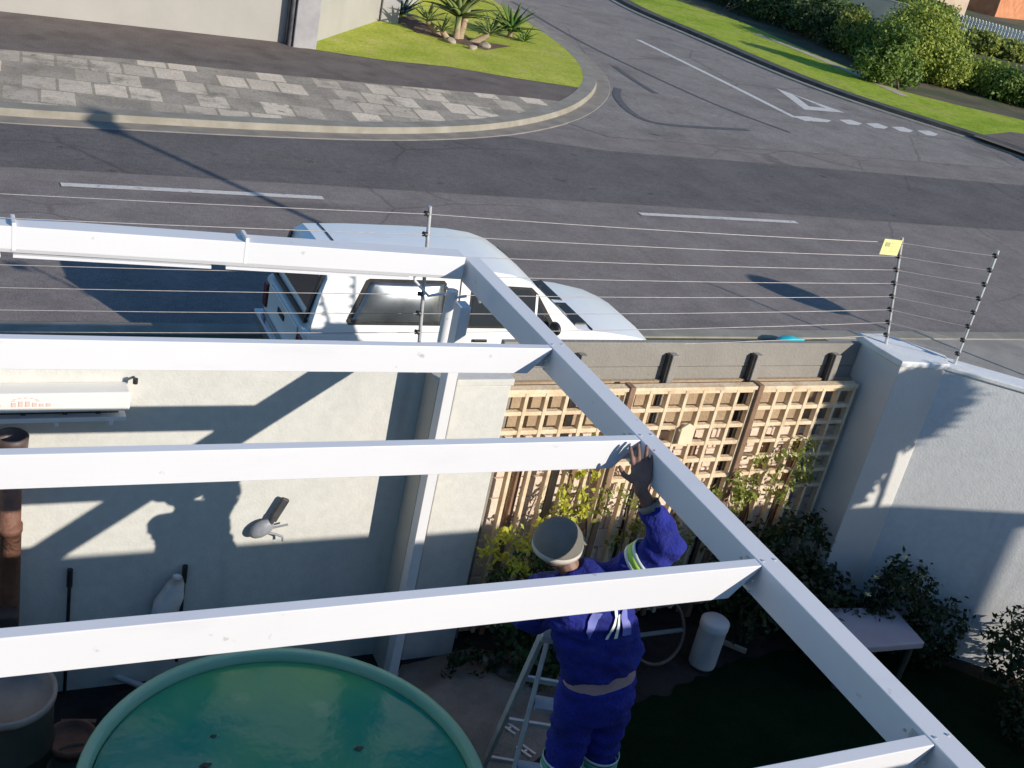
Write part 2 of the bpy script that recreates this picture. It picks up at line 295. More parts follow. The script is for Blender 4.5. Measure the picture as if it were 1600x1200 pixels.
# markings
def mark(name, pts, label, z=.012, m=PAINT): return sheet(name, P2(*pts, z=z), z, m, label, 'road marking')
def strip(name, pts, wd, label, z=.012, m=PAINT, kind='structure'):
    mm = M(); ps = [gp(x, y, z) for x, y in pts]
    if len(ps) > 2: ps = smooth(ps, 2)
    a = offs(ps, wd/2); b = offs(ps, -wd/2); n = len(ps)
    mm.add([tuple(q) for q in a+b], [(i+n, i+n+1, i+1, i) for i in range(n-1)]); return mm.build(name, m, kind=kind, label=label, cat='road marking')
strip('lane_line', [(95,288),(300,298),(505,309)], .16, 'long white centre line dash left of the parked car')
strip('lane_line', [(1000,334),(1245,347)], .15, 'white centre line dash to the right of the parked car')
strip('lane_line', [(997,62),(1120,122),(1243,184)], .22, 'long solid white line dividing the side road')
mark('lane_line', [(1236,181),(1262,182),(1299,188),(1294,191),(1258,189)], 'short white bar ending the side road line', .016)
for q in range(4):
    x = 1311+q*42-(q>1)*2*(q-1); y = 187+q*5.6
    mark('yield_dash', [(x,y),(x+18,y),(x+36-q,y+6),(x+30-q,y+8.5),(x+14,y+7)], 'white yield line dash, %s from the solid bar' % ('first','second','third','fourth and last')[q])
tri = [gp(*p, z=.012) for p in ((1213,138),(1257,171),(1320,176))]; tin = [gp(*p, z=.012) for p in ((1240,148),(1264,166),(1290,169))]
mm = M(); mm.add([tuple(p) for p in tri+tin], [(0,1,4,3),(1,2,5,4),(2,0,3,5)]); o = mm.build('yield_triangle', PAINT, kind='structure', label='white yield triangle painted on the side road', cat='road marking')
strip('tyre_mark', [(966,138),(962,150),(980,172),(1010,190),(1060,197),(1170,203)], .22, 'dark curved tyre mark at the junction', .016, TYRE)
strip('tyre_mark', [(960,103),(990,125),(1025,146)], .2, 'short dark tyre scuff in the side road', .016, TYRE)
strip('tar_seam', [(800,2),(900,62),(1000,110),(1120,165),(1235,207)], .12, 'dark tar seam running down the side road', .016, TYRE)
# yard
yard = [(-8,-3),(12,-3),(12,3.2),(6.9,5.75),(6.3,6.05),(-8,6.05)]
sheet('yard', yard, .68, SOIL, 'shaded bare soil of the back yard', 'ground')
def ragged(pts, amp, n=14):
    out = []; rr = random.Random(9)
    for i in range(len(pts)):
        a = Vector(pts[i]+(0,)); b = Vector(pts[(i+1)%len(pts)]+(0,)); nn = Vector((-(b-a).y,(b-a).x,0)).normalized()
        for k in range(n): out.append(a.lerp(b,k/n)+nn*rr.uniform(-amp,amp))
    return smooth(out+[out[0]], 2)[:-1]
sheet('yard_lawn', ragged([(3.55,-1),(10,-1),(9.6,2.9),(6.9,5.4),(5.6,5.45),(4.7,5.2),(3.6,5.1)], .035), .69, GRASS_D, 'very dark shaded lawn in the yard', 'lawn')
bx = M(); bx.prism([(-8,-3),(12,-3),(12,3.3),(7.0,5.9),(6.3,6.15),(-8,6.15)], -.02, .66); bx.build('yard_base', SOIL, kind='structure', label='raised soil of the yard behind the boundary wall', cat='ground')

# ================================================================== FAR WALL
a0 = Vector((-8,28.7,0)); a1 = gp(455,77); a2 = gp(597,36); a3 = gp(760,-30)
def wallseg(mm, p, q, th, z0, z1):
    d = (q-p); n = Vector((-d.y, d.x, 0)).normalized()*th
    mm.prism([p, q, q+n, p+n], z0, z1)
t = thing('garden_wall', a1, 'long pale plastered garden wall across the street at top left', 'wall')
a1w = Vector((a1.x, 28.95, 0))
mm = M(); wallseg(mm, Vector((-10,28.2,0)), a1w, .25, 0, 2.6); mm.build('wall_panel', PLAST_F, t)
mm = M(); wallseg(mm, a1w+Vector((.45,.1,0)), gp(594,38), .25, 0, 2.6); mm.build('wall_panel', PLAST_F, t)
mm = M(); wallseg(mm, gp(606,36), gp(720,-30), .25, 0, 2.6); mm.build('wall_panel', PLAST_F, t)
PIL = mat('pilaster_grey', (.30,.29,.30), (.38,.37,.38), 2, .9, .1)
mm = M(); mm.box(a1w.x-.06,a1w.x+.52,28.55,29.2,0,2.9); mm.build('pilaster', PIL, t, bevel=.02)
mm = M(); q = gp(600,38); mm.box(q.x-.25,q.x+.3,q.y-.35,q.y+.3,0,2.9); mm.build('pilaster', PIL, t, bevel=.02)
mm = M(); mm.box(a1w.x-.2,a1w.x-.065,28.72,28.9,.1,2.7); mm.tube([(a1w.x-.13,28.66,.1),(a1w.x-.13,28.66,2.8)], .05, 8); mm.build('downpipe', mat('downpipe_dark', (.05,.05,.06), (.12,.11,.12), 6, .6), t)
# aloes
ALOE = leafm('aloe_leaf', (.10,.16,.05), (.22,.27,.08), .1, 2); AGAVE = leafm('agave_leaf', (.05,.10,.12), (.10,.16,.18), .08, 2); ALOE2 = leafm('aloe_leaf_deep', (.05,.13,.03), (.16,.25,.05), .1, 2)
def rosette(mm, c, n, ln, wd, seed, lift=.9, droop=.5):
    rr = random.Random(seed); c = Vector(c)
    for k in range(n):
        az = k*2.39996 + rr.uniform(-.2,.2); el = lift*(1 - k/n*.85) + rr.uniform(-.1,.1); L_ = ln*rr.uniform(.8,1.1)
        d = Vector((math.cos(az), math.sin(az), 0)); side = Vector((-d.y, d.x, 0)); pts = []; 
        for i in range(7):
            s_ = i/6; rr_ = L_*s_; h = math.sin(el*1.5)*rr_ - droop*L_*s_*s_*(1-el*.5)*.6; o_ = d*math.cos(el*1.2)*rr_
            wv = wd*(1-s_)**.7*(.6+.4*min(1, s_*5)); p = c+o_+Vector((0,0,h)); pts.append((p-side*wv/2+Vector((0,0,wv*.25)), p, p+side*wv/2+Vector((0,0,wv*.25)), p-Vector((0,0,wv*.35*(1-s_)))))
        v = [tuple(x) for r_ in pts for x in r_]; f = []
        for i in range(6):
            a = i*4; f += [(a,a+1,a+5,a+4),(a+1,a+2,a+6,a+5),(a+2,a+3,a+7,a+6),(a+3,a,a+4,a+7)]
        mm.add(v, f, True)
def aloe(base, label, heads, mt, name='aloe_plant'):
    t = thing(name, base, label, 'aloe', None); st = M(); lf = M()
    for i, (dx, dy, h, ln, n) in enumerate(heads):
        b = Vector(base); e = b + Vector((dx, dy, h))
        if h > .3: st.tube([b+Vector((dx*.3,dy*.3,-.05)), b+Vector((dx*.7,dy*.7,h*.5)), e], [.13,.10,.08], 8)
        rosette(lf, e, n, ln, ln*.16, i*7+3)
    if st.v: st.build('trunk', mat('aloe_trunk', (.30,.22,.14), (.42,.33,.22), 4, .9, .5, 20), t)
    lf.build('crown', mt, t)
b = gp(712,68)
aloe(b, 'tall branching aloe with long curved leaves on the corner lawn', [(0,.1,.75,1.45,30),(.35,.3,1.25,1.1,20),(.9,-.2,.4,.7,14),(-.6,-.3,.35,.65,14),(-.9,.2,.5,.8,14)], ALOE)
aloe(gp(795,66), 'bushy green aloe at the right of the corner lawn', [(0,0,.35,1.1,26),(-.6,.1,.2,.8,18),(.3,-.4,.15,.6,14)], ALOE2)
aloe(gp(628,30), 'small blue grey agave against the far garden wall', [(0,0,.15,.95,20)], AGAVE, 'agave_plant')
sheet('planting_bed', P2((612,30),(640,24),(690,50),(760,66),(800,72),(760,78),(700,64),(650,50),z=.145), .145, mat('bed_soil', (.09,.05,.03), (.18,.12,.08), 5, .95, .8, 20), 'bare brown soil under the aloes', 'ground')
ROCK = mat('rock', (.25,.2,.15), (.4,.34,.27), 5, .9, .5, 20)
def rock(c, r, seed, mt=ROCK, label='', group=None, name='rock', flat=.6):
    rr = random.Random(seed); mm = M(); mm.ell((0,0,0), (r, r*rr.uniform(.6,.9), r*flat), n=10, m=7)
    mm.v = [tuple(Vector(v)*(1+.35*noise.noise(Vector(v)*2/r*.6+Vector((seed,0,0)))) + Vector(c)+Vector((0,0,r*flat*.6))) for v in mm.v]
    mm.sm = [False]*len(mm.f); return mm.build(name, mt, base=c, label=label, cat='rock', group=group)
for i, (x, y, r) in enumerate(((704,67,.17),(738,77,.14),(757,74,.17))):
    rock(gp(x,y,.14), r, i, label=('sandy rock directly under the tall aloe trunk','lowest small rock at the front edge of the aloe bed','sandy rock between the two aloes')[i], group='rocks under the aloes')

# ================================================================== FAR HEDGES / HOUSES
def blobline(pts, h, r, seed, jit=.25):
    rr = random.Random(seed); out = []
    for p in pts: out.append(((p.x+rr.uniform(-jit,jit)*r, p.y+rr.uniform(-jit,jit)*r, h*rr.uniform(.45,.6)), (r*rr.uniform(.85,1.15), r*rr.uniform(.85,1.15), h*rr.uniform(.45,.6))))
    return out
def lerp(a, b, n): return [a+(b-a)*(i/(n-1)) for i in range(n)]
B = lambda px, py: gp(px, py)
h1 = B(1130,18); h2 = B(1290,70)
bush('hedge', B(1060,-12), 'dark green shrub at the far end of the shaded hedge', 'hedge', blobline(lerp(B(1030,-40), B(1110,2), 4), 1.8, 1.8, 3), 6000, .22, LEAF_D, 3)
bush('hedge', h1, 'dark shaded hedge behind the grass verge, left of the round bush', 'hedge', blobline(lerp(B(1150,14), B(1320,84), 8), 1.75, 1.5, 4), 9000, .2, LEAF_D, 4)
bush('hedge_shrub', B(1230,44), 'lighter green shrubs mixed into the shaded hedge', 'shrub', blobline(lerp(B(1170,14), B(1318,76), 5), 1.9, .9, 14), 6000, .18, LEAF, 14)
bush('shrub', B(1345,112), 'mottled shrub with sandy stems just left of the round bush', 'shrub', blobline(lerp(B(1345,100), B(1365,108), 2), 1.5, .7, 5), 3500, .15, LEAF, 5)
c = B(1402,143); bush('small_tree', c, 'small mottled tree on the edge of the grass verge, left of the round bush', 'tree', [((c.x-.5,c.y+.4,1.0),(.8,.7,.85)),((c.x-.3,c.y+.4,1.8),(.6,.6,.55)),((c.x-1.0,c.y+.6,.75),(.7,.6,.65)),((c.x+.5,c.y+.4,.7),(.6,.5,.55))], 7500, .15, LEAF, 77, stems=2)
strip('path', [(1180,52),(1250,78),(1330,112),(1415,150)], .5, 'thin sandy path along the back of the grass verge', .158, mat('sandy_path', (.42,.34,.25), (.52,.43,.33), 2, .9))
c = B(1428,128)
bush('round_bush', c, 'large round lime green bush beyond the grass verge', 'bush', [((c.x+.3,c.y+.8,1.45),(1.75,1.6,1.35)),((c.x-.9,c.y+.2,1.0),(1.0,1.0,.95)),((c.x+1.1,c.y-.3,.95),(1.0,1.0,.9)),((c.x+.5,c.y+.9,2.2),(1.1,1.0,.7))], 20000, .15, LEAF_G, 6, stems=5)
for i, (x, y, hh) in enumerate(((1512,138,1.15),(1545,152,1.35),(1585,166,1.35),(1640,180,1.5))):
    c = B(x, y); bush('shrub', c, ('low shrub with yellow green tips beside the round bush','glossy green shrub second right of the round bush','dense green shrub at the right edge above the verge','green shrub cut by the right edge of the picture')[i], 'shrub', [((c.x,c.y+.4,hh*.5),(1.1,1.0,hh*.52)),((c.x+.6,c.y,hh*.35),(.8,.8,hh*.38))], 6000, .15, (LEAF, LEAF_G, LEAF, LEAF_D)[i], 20+i, group=None)
for i, (x, y, lb) in enumerate(((1190,22,'yellowish shrub at the upper left of the shaded hedge'),(1262,52,'yellowish shrub midway along the shaded hedge'),(1320,86,'yellowish shrub at the right end of the shaded hedge'))):
    c = B(x, y); bush('shrub', c, lb, 'shrub', [((c.x,c.y,1.0),(.9,.8,.9)),((c.x+.6,c.y+.3,.7),(.6,.6,.6))], 2600, .17, LEAF_V, 90+i)
for i, (x, y, hh, lf, lb) in enumerate(((1235,20,2.6,LEAF_D,'dark bush in front of the pale garden wall'),(1300,44,2.2,LEAF,'green bush under the small house wall'),(1365,52,2.4,LEAF_G,'pale green bush left of the brown house'),(1430,34,3.0,LEAF,'tall bush against the terracotta house'),(1530,84,2.2,LEAF_V,'scrubby yellowish bush below the white picket fence'),(1580,96,2.0,LEAF_V,'straggly bush at right below the picket fence'),(1585,22,3.0,LEAF_D,'bright edged bush above the picket fence at top right'))):
    c = B(x, y); hh *= .5; r_ = 1.7+.02*(60-y)
    bush('garden_bush', c, lb, 'bush', [((c.x,c.y,hh*.5),(r_,r_,hh*.55)),((c.x+1.2,c.y+.5,hh*.4),(r_*.7,r_*.7,hh*.45))], 4500, .24, lf, 40+i)
# low garden wall
HW = mat('house_wall', (.42,.33,.25), (.50,.40,.31), 1, .9, .2, 10); TERR = mat('terracotta', (.45,.17,.08), (.58,.26,.13), 2, .8, .3, 10); GREYW = mat('garden_wall_grey', (.45,.42,.36), (.55,.52,.45), 1, .9)
p, q = B(1225,24), B(1400,72)
t = thing('garden_wall', p, 'low grey garden wall behind the dark hedge', 'wall'); mm = M(); wallseg(mm, p, q, .3, 0, 1.9); mm.build('wall_panel', GREYW, t); mm = M(); wallseg(mm, p+Vector((-.04,-.04,0)), q+Vector((.04,-.04,0)), .4, 1.902, 2.0); mm.build('coping', PLAST_F, t)
def house(base, w_, d_, h_, rot, wm, rm, label, wins):
    t = thing('house', base, label, 'house'); b = Vector(base); rz = Matrix.Rotation(rot, 3, 'Z'); Wp = lambda x, y, z: b + rz @ Vector((x,y,z))
    mm = M(); mm.obox(Wp(0,d_/2,h_/2), (w_/2,d_/2,h_/2), rz); mm.build('wall', wm, t)
    rf = M(); e = .5; rf.add([Wp(-w_/2-e,-e,h_), Wp(w_/2+e,-e,h_), Wp(w_/2+e,d_+e,h_), Wp(-w_/2-e,d_+e,h_), Wp(-w_/2+1.5,d_/2,h_+2.3), Wp(w_/2-1.5,d_/2,h_+2.3)], [(0,1,5,4),(1,2,5),(2,3,4,5),(3,0,4),(3,2,1,0)])
    rf.build('roof', rm, t)
    for x, z, ww, hh in wins:
        f = M(); f.obox(Wp(x,-.03,z), (ww/2,.05,hh/2), rz); fo = f.build('window', PLAST, t); g_ = M(); g_.obox(Wp(x,-.09,z), (ww/2-.1,.015,hh/2-.1), rz); g_.build('pane', mat('pane_dark', (.03,.035,.04), None, rough=.15), fo)
    for x in (-w_/4, w_/4):
        f = M(); f.obox(Wp(x,-1.2,h_/2-.2), (.14,.14,h_/2-.2), rz); f.build('porch_post', PLAST, t)
    return t
ang = math.atan2((B(1600,240)-B(1200,104)).y, (B(1600,240)-B(1200,104)).x)
v = gp(1270,6); house((v.x+6,v.y+7,0), 13, 8, 3.2, ang, HW, mat('roof_tile_grey', (.16,.13,.12), (.24,.2,.18), 3, .8), 'brownish house with white porch posts at top right', [(-3,1.7,1.6,1.2),(0,1.7,1.6,1.2),(3.5,1.7,1.6,1.2)])
v = gp(1440,8); house((v.x+6,v.y+6,0), 12, 8, 3.0, ang, TERR, TERR, 'terracotta coloured house with tiled roof behind the round bush', [(-2,1.6,1.4,1.1),(2,1.6,1.4,1.1)])
v = gp(1580,8); house((v.x+20,v.y+8,0), 26, 9, 4.5, ang, mat('grey_house', (.13,.12,.13), (.18,.17,.18), 1, .9), mat('grey_roof', (.14,.13,.14), (.2,.19,.2), 2, .8), 'dark grey building at the top right corner', [(-6,1.7,1.6,1.3),(0,1.7,1.6,1.3),(6,1.7,1.6,1.3)])
sheet('driveway', P2((1480,14),(1700,60),(1700,84),(1560,50),(1470,30),z=-.02), -.02, mat('driveway_tar', (.12,.11,.115), (.16,.15,.155), 1, .9), 'grey driveway behind the picket fence', 'path')
# picket fence
p, q = gp(1487,44), gp(1660,94)
t = thing('picket_fence', p, 'white picket fence beyond the bushes at top right', 'fence')
npk = 34
for i in range(npk):
    c = p+(q-p)*(i/(npk-1)); mm = M(); mm.obox((c.x,c.y,.45), (.075,.03,.45), Matrix.Rotation(ang,3,'Z')); mm.obox((c.x,c.y,.93), (.03,.028,.03), Matrix.Rotation(ang,3,'Z')); mm.build('picket', mat('picket_white', (.90,.88,.80), None, rough=.7) if i == 0 else bpy.data.materials['picket_white'], t)
mm = M(); mm.bar((p.x,p.y,.25),(q.x,q.y,.25),.03,.05); mm.bar((p.x,p.y,.7),(q.x,q.y,.7),.03,.05); mm.build('rail', bpy.data.materials['picket_white'], t)
# ================================================================== BOUNDARY WALL
t = thing('boundary_wall', (1,6.08,.66), 'white plastered boundary wall behind the water tank, crossed by beam shadows', 'wall')
mm = M(); mm.box(-8,2.94,6.0,6.16,.6,2.97); mm.build('wall_panel', PLAST, t)
mm = M(); mm.box(-8,2.937,5.985,6.18,2.972,3.01); mm.build('coping', PLAST_F, t, bevel=.006)
t = thing('brick_pier', (3.17,6.0,.66), 'pale plastered pier between the white wall and the lattice screen', 'pier')
mm = M(); mm.box(2.945,3.33,5.9,6.2,.6,2.84); mm.build('shaft', PLAST, t, bevel=.008)
mm = M(); mm.box(2.94,3.34,5.89,6.21,2.842,2.89); mm.build('cap', PLAST, t, bevel=.006)
mm = M(); mm.box(2.768,2.84,5.787,5.999,.6,2.93); mm.build('buttress', mat('taupe_render', (.42,.40,.36), (.50,.47,.42), 2, .9, .2, 40), t, bevel=.004)
# slab fence
t = thing('slab_fence', (4.8,6.2,.66), 'grey precast concrete slab fence rising above the lattice screen', 'fence')
for i in range(4):
    mm = M(); z1 = 3.03 - i*.19; mm.box(3.345,6.36,6.14+.004*i,6.19+.004*i,z1-.186,z1); mm.build('slab', CONC, t, bevel=.006)
for x in (3.42,3.93,4.66,5.39,6.12):
    mm = M(); mm.box(x-.028,x+.028,6.075,6.137,.66,2.96); mm.build('post', CONC, t, bevel=.006)
    mm = M(); mm.box(x-.046,x-.0285,6.09,6.135,.66,2.955); mm.build('post_edge', BLACK, t)
BLK = mat('pale_block', (.66,.53,.43), (.78,.65,.54), 5, .9, .4, 50)
mm = M(); rr = random.Random(3)
for j in range(10):
    for i in range(12):
        x0 = 3.35+i*.255+(j%2)*.1; x1 = min(x0+.245, 6.36)
        if x0 < 6.3: mm.box(x0, x1, 6.10+rr.uniform(-.004,.004), 6.136, .7+j*.165, .7+j*.165+.155)
mm.build('block_course', BLK, t, bevel=.008)
mm = M(); mm.box(3.345,6.36,6.165,6.2,.6,2.27); mm.build('base_panel', CONC, t)
mm = M(); mm.box(3.345,6.36,6.112,6.136,2.36,2.75); mm.build('back_panel', mat('tan_panel', (.34,.25,.16), (.44,.33,.22), 4, .9, .4, 50), t)
# lattice
WOOD = mat('lattice_tan', (.68,.52,.33), (.82,.67,.47), 7, .8, .3, 40, extra=stains((.42,.28,.18), 9, .55, .8)); WOOD_D = mat('lattice_post_brown', (.20,.12,.075), (.30,.19,.12), 6, .8, .3, 40)
t = thing('lattice_screen', (4.8,6.0,.7), 'tan lattice screen with square openings in front of the slab fence', 'screen')
def panel(x0, x1, nz, seed):
    mm = M(); n = max(2, round((x1-x0)/.148)); rr = random.Random(seed)
    for i in range(n+1):
        x = x0+(x1-x0)*i/n; mm.box(x-.014+rr.uniform(-.003,.003), x+.014, 5.985, 6.035, .8+rr.uniform(-.05,.05), 2.735)
    for j in range(nz):
        z = 2.72-j*.142; mm.box(x0+.001, x1-.001, 5.989, 6.031, z-.015+rr.uniform(-.003,.003), z+.015)
    mm.build('lattice_panel', WOOD, t, bevel=.003)
panel(3.36,4.27,5,1); panel(4.33,5.36,6,2); panel(5.42,6.30,7,3)
mm = M(); mm.box(3.35,6.31,5.972,6.045,2.738,2.765); mm.build('top_rail', WOOD, t, bevel=.003)
for x in (4.30,5.39):
    mm = M(); mm.box(x-.022,x+.022,5.96,6.05,.7,2.775); mm.build('post', WOOD_D, t, bevel=.004)
for x in (3.62,4.05,4.72,5.02,5.7,6.0):
    mm = M(); mm.box(x-.02,x+.02,6.04,6.075,.7,2.3); mm.build('batten', WOOD_D, t, bevel=.003)
CREAM = mat('cream_plate', (.75,.66,.45), (.80,.72,.52), 10, .6)
mm = M(); c = (4.84,5.95,2.40); mm.add([(c[0]+x,y,c[2]+z) for y in (5.948,5.962) for x,z in ((-.055,-.08),(.06,-.08),(.06,.05),(.0,.09),(-.055,.05))], [(0,1,2,3,4),(9,8,7,6,5)]+[(i,i+5,(i+1)%5+5,(i+1)%5) for i in range(5)])
mm.build('wall_plate', CREAM, base=c, label='small cream plate with a peaked top fixed to the lattice', cat='plate')
# side wall on the right
t = thing('side_wall', (7.2,5.4,.66), 'grey plastered side wall at the right running towards the viewer', 'wall')
A = Vector((6.36,5.98,0)); Bc = Vector((6.80,5.70,0)); D = Vector((.766,-.643,0))
mm = M(); e = Bc+D*5.2; n = Vector((.643,.766,0))*.16
mm.prism([Bc, e, e+n, Bc+n], .6, 3.03); mm.build('wall_panel', PLAST_R, t)
mm = M(); mm.prism([Bc-n*.1, e-n*.1, e+n*1.15, Bc+n*1.15], 3.032, 3.07); mm.build('coping', PLAST_R, t, bevel=.008)
t = thing('corner_pillar', (6.6,5.9,.66), 'plastered corner pillar where the lattice screen meets the side wall', 'pillar')
pp = [Vector(q+(0,)) for q in ((6.40,5.74),(6.804,5.690),(6.90,5.84),(6.62,6.20),(6.365,6.20),(6.365,5.99))]
mm = M(); mm.prism(pp, .6, 3.035); mm.build('shaft', mat('pillar_plaster', (.60,.60,.58), (.66,.65,.62), 1.5, .9, .12, 60), t, bevel=.006)
cc = sum(pp, Vector((0,0,0)))/6; mm = M(); mm.prism([cc+(p-cc)*1.05 for p in pp], 3.037, 3.085); mm.build('cap', PLAST_R, t, bevel=.008)
# house below and behind the viewer
t = thing('house', (0,-4,.66), 'plastered house with a flat roof that the view is taken from', 'house')
mm = M(); mm.box(-14,10.62,-9,-.02,.0,4.3); mm.build('wall', PLAST, t)
mm = M(); mm.box(-14.1,10.64,-9.1,0.0,4.302,4.42); mm.build('roof', CONC, t)
# ================================================================== ELECTRIC FENCE
t = thing('electric_fence', (4.5,6.05,3.05), 'electric security fence with silver poles and thin wires on the wall top', 'fence')
poles = [((-3.4,6.32,2.8),(-3.42,6.32,3.86)), ((2.85,6.32,2.78),(2.735,6.30,3.86)), ((6.49,6.03,3.08),(6.27,6.03,3.93)), ((6.91,5.72,3.07),(6.93,5.75,3.97))]
NW = 8; wp = []
for a, b in poles:
    a = Vector(a); b = Vector(b); mm = M(); mm.tube([a, b], .0125, 8); q = mm.build('pole', GALV, t); row = []
    for k in range(NW):
        s_ = .10+.86*k/(NW-1); c = a+(b-a)*s_; ins = M(); ins.tube([c+Vector((-.038,-.012,0)), c+Vector((-.008,-.01,0))], [.016,.013], 8); ins.tube([c+Vector((-.028,-.012,-.004)), c+Vector((-.022,-.012,0))], .022, 8)
        ins.build('insulator', BLACK, q); row.append(c+Vector((-.03,-.022,0)))
    wp.append(row)
for k in range(NW):
    pts = []
    for i in range(3):
        a, b = wp[i][k], wp[i+1][k]; L_ = (b-a).length
        for s_ in range(8): u = s_/8; pts.append(a.lerp(b, u) - Vector((0,0,.012*L_/3*4*u*(1-u))))
    pts.append(wp[3][k]); mm = M(); mm.tube(pts, .0024, 5); mm.build('wire', WIRE, t)
mm = M(); c = Vector((6.155,5.99,3.865)); q = Matrix.Rotation(R(2),3,'Y'); mm.obox(c, (.085,.004,.058), q)
s_ = mm.build('warning_sign', YEL, base=c, label='small yellow warning sign hung on the top fence wires', cat='sign')
mm = M(); mm.obox(c+Vector((-.04,-.0055,.022)), (.022,.001,.016), q); mm.build('symbol', mat('faded_symbol', (.42,.42,.2), None, rough=.7), s_)
mm = M(); [mm.obox(c+Vector((.03,-.0055,.03-k*.02)), (.032,.001,.003), q) for k in range(4)]; mm.build('faded_lettering', mat('faded_ink', (.66,.56,.25), None, rough=.7), s_)
# ================================================================== PERGOLA
ZT = 3.60
t = thing('pergola', (2.98,5.8,.7), 'white metal pergola frame of thin rafters joined to one long side beam', 'pergola')
mm = M(); mm.box(2.95,3.052,-.0,6.14,3.452,ZT+.002); mm.build('side_beam', ALU, t, bevel=.004)
for ya, yb, xl in ((4.975,4.885,-3.5), (4.0,3.93,-3.5), (2.962,2.945,-3.5), (1.945,1.945,-3.5)):
    mm = M(); k = (yb-ya)/2.7; y = lambda x: yb+(x-2.95)*k
    pr = [(xl,ZT),(2.949,ZT),(2.949,ZT-.012),(2.835,ZT-.148),(xl,ZT-.148)]; n = len(pr)
    v = [(x, y(x), z) for x, z in pr] + [(x, y(x)+.05, z) for x, z in pr]
    mm.add(v, [tuple(range(n))[::-1], tuple(range(n,2*n))] + [(i, (i+1)%n, (i+1)%n+n, i+n) for i in range(n)]); mm.build('rafter', ALU, t, bevel=.003)
    br = M(); br.box(2.90,2.948,y(2.9)+.052,y(2.9)+.058,3.47,3.58); br.box(2.944,2.949,y(2.9)+.058,y(2.9)+.1,3.47,3.58)
    for z in (3.5,3.55): br.tube([(2.925,y(2.9)-.004,z-.02),(2.925,y(2.9)+.0,z-.02)], .006, 8)
    br.build('bracket', GALV, t)
for yy in (4.93,3.97,2.97,1.97):
    for x, z in ((2.972,ZT+.003),(3.03,ZT+.003)): mm = M(); mm.tube([(x,yy,z-.002),(x,yy,z+.003)], .0055, 8); mm.build('screw', GALV, t)
    for z in (3.50,3.55): mm = M(); mm.tube([(2.951,yy+.10,z),(2.944,yy+.10,z)], .0055, 8); mm.build('screw', GALV, t)
# gutter beam along the wall
gy = lambda x: 6.10+(2.95-x)*.062
mm = M(); prof = [(0,0),(0,-.125),(.012,-.15),(.10,-.15),(.13,-.12),(.13,.0)]
v = [(x, gy(x)+p[0]-.02, ZT+p[1]+(.03 if x < 2 else -.0)) for x in (-3.5,2.93) for p in prof]; n = len(prof)
v = [(x,y,z+.025) for x,y,z in v]
mm.add(v, [(i,(i+1)%n,(i+1)%n+n,i+n) for i in range(n)]+[tuple(range(n))[::-1], tuple(range(n,2*n))])
gt = mm.build('gutter', ALU, t, bevel=.003)

for x in (.42,1.62,-.9):
    mm = M(); mm.box(x-.011,x+.011,gy(x)-.0215,gy(x)+.111,ZT-.10,ZT+(.0567 if x<2 else .027)); mm.build('joiner', ALU, gt, bevel=.004)
for x0, x1 in ((-.9,.36),(.42,1.44),(1.52,2.6)):
    mm = M(); mm.bar((x0,gy(x0)+.0,ZT-.132),(x1,gy(x1)+.0,ZT-.134),.025,.016); mm.build('clip_rail', ALU, gt)
# posts & pipes
mm = M(); mm.box(2.77,2.838,5.69,5.785,.69,3.47); mm.build('post', ALU, t, bevel=.004)
mm = M(); mm.box(2.74,2.87,5.66,5.785,.69,.70); mm.build('base_plate', GALV, t)
mm = M(); mm.tube([(2.66,6.2,3.50),(2.67,6.18,3.42),(2.74,6.1,3.36),(2.82,6.05,3.40)], .010, 8); mm.tube([(2.86,6.03,3.43),(2.86,6.03,3.08)], .036, 12); mm.build('downpipe', ALU, gt)
mm = M(); mm.tube([(2.82,6.06,3.44),(2.88,5.99,3.40),(2.93,5.97,3.42)], .009, 8); mm.tube([(3.0,5.95,3.43),(3.03,5.98,3.38)], .012, 8); mm.build('stay', GALV, t)
# ================================================================== WALL FIXTURES
t = thing('washing_line_box', (0,5.95,2.77), 'long white box fixed high on the boundary wall with a rail below it', 'box')
BOXW = mat('box_white', (.80,.78,.72), (.84,.82,.76), 2, .5)
mm = M(); mm.box(-1.6,1.0,5.86,5.998,2.735,2.85); mm.build('case', BOXW, t, bevel=.012)
mm = M(); mm.box(-1.6,.99,5.90,5.997,2.652,2.68); [mm.box(x,x+.02,5.885,5.91,2.635,2.66) for x in (-.2,.25,.62,.9)]; mm.build('rail', ALU, t, bevel=.003)
mm = M(); mm.tube([(-1.6,5.92,2.705),(.95,5.92,2.70)], .004, 6); [mm.box(x,x+.025,5.91,5.93,2.695,2.725) for x in (.12,.45,.66,.83)]; mm.build('cord', BLACK, t)
mm = M(); pk = mat('faded_red_print', (.72,.56,.53), None, rough=.6); rr = random.Random(5)
for k in range(6): mm.box(.40+k*.034,.424+k*.034,5.857,5.859,2.775,2.79+.008*math.sin(k*1.1)+.012)
mm.box(.30,.35,5.857,5.859,2.775,2.792)
for k in range(7): a = math.pi*k/6; mm.box(.47-.06*math.cos(a)-.008,.47-.06*math.cos(a)+.008,5.857,5.859,2.808+.018*math.sin(a),2.814+.018*math.sin(a))
mm.build('faded_print', pk, t)
mm = M(); mm.tube([(1.03,5.995,2.875),(1.03,5.93,2.885)], .008, 8); mm.tube([(1.03,5.93,2.87),(1.03,5.93,2.90)], .014, 8); mm.build('wall_hook', BLACK, base=(1.03,5.97,2.88), label='small dark hook at the right end of the white box', cat='hook')
RUST = mat('rusty_flue', (.16,.07,.045), (.30,.15,.10), 5, .7, .4, 30, extra=stains((.06,.03,.025), 4, .5, .8, (1,1,.3)))
t = thing('flue_pipe', (.40,5.85,.7), 'rusty brown flue pipe standing against the wall at the left edge', 'pipe')
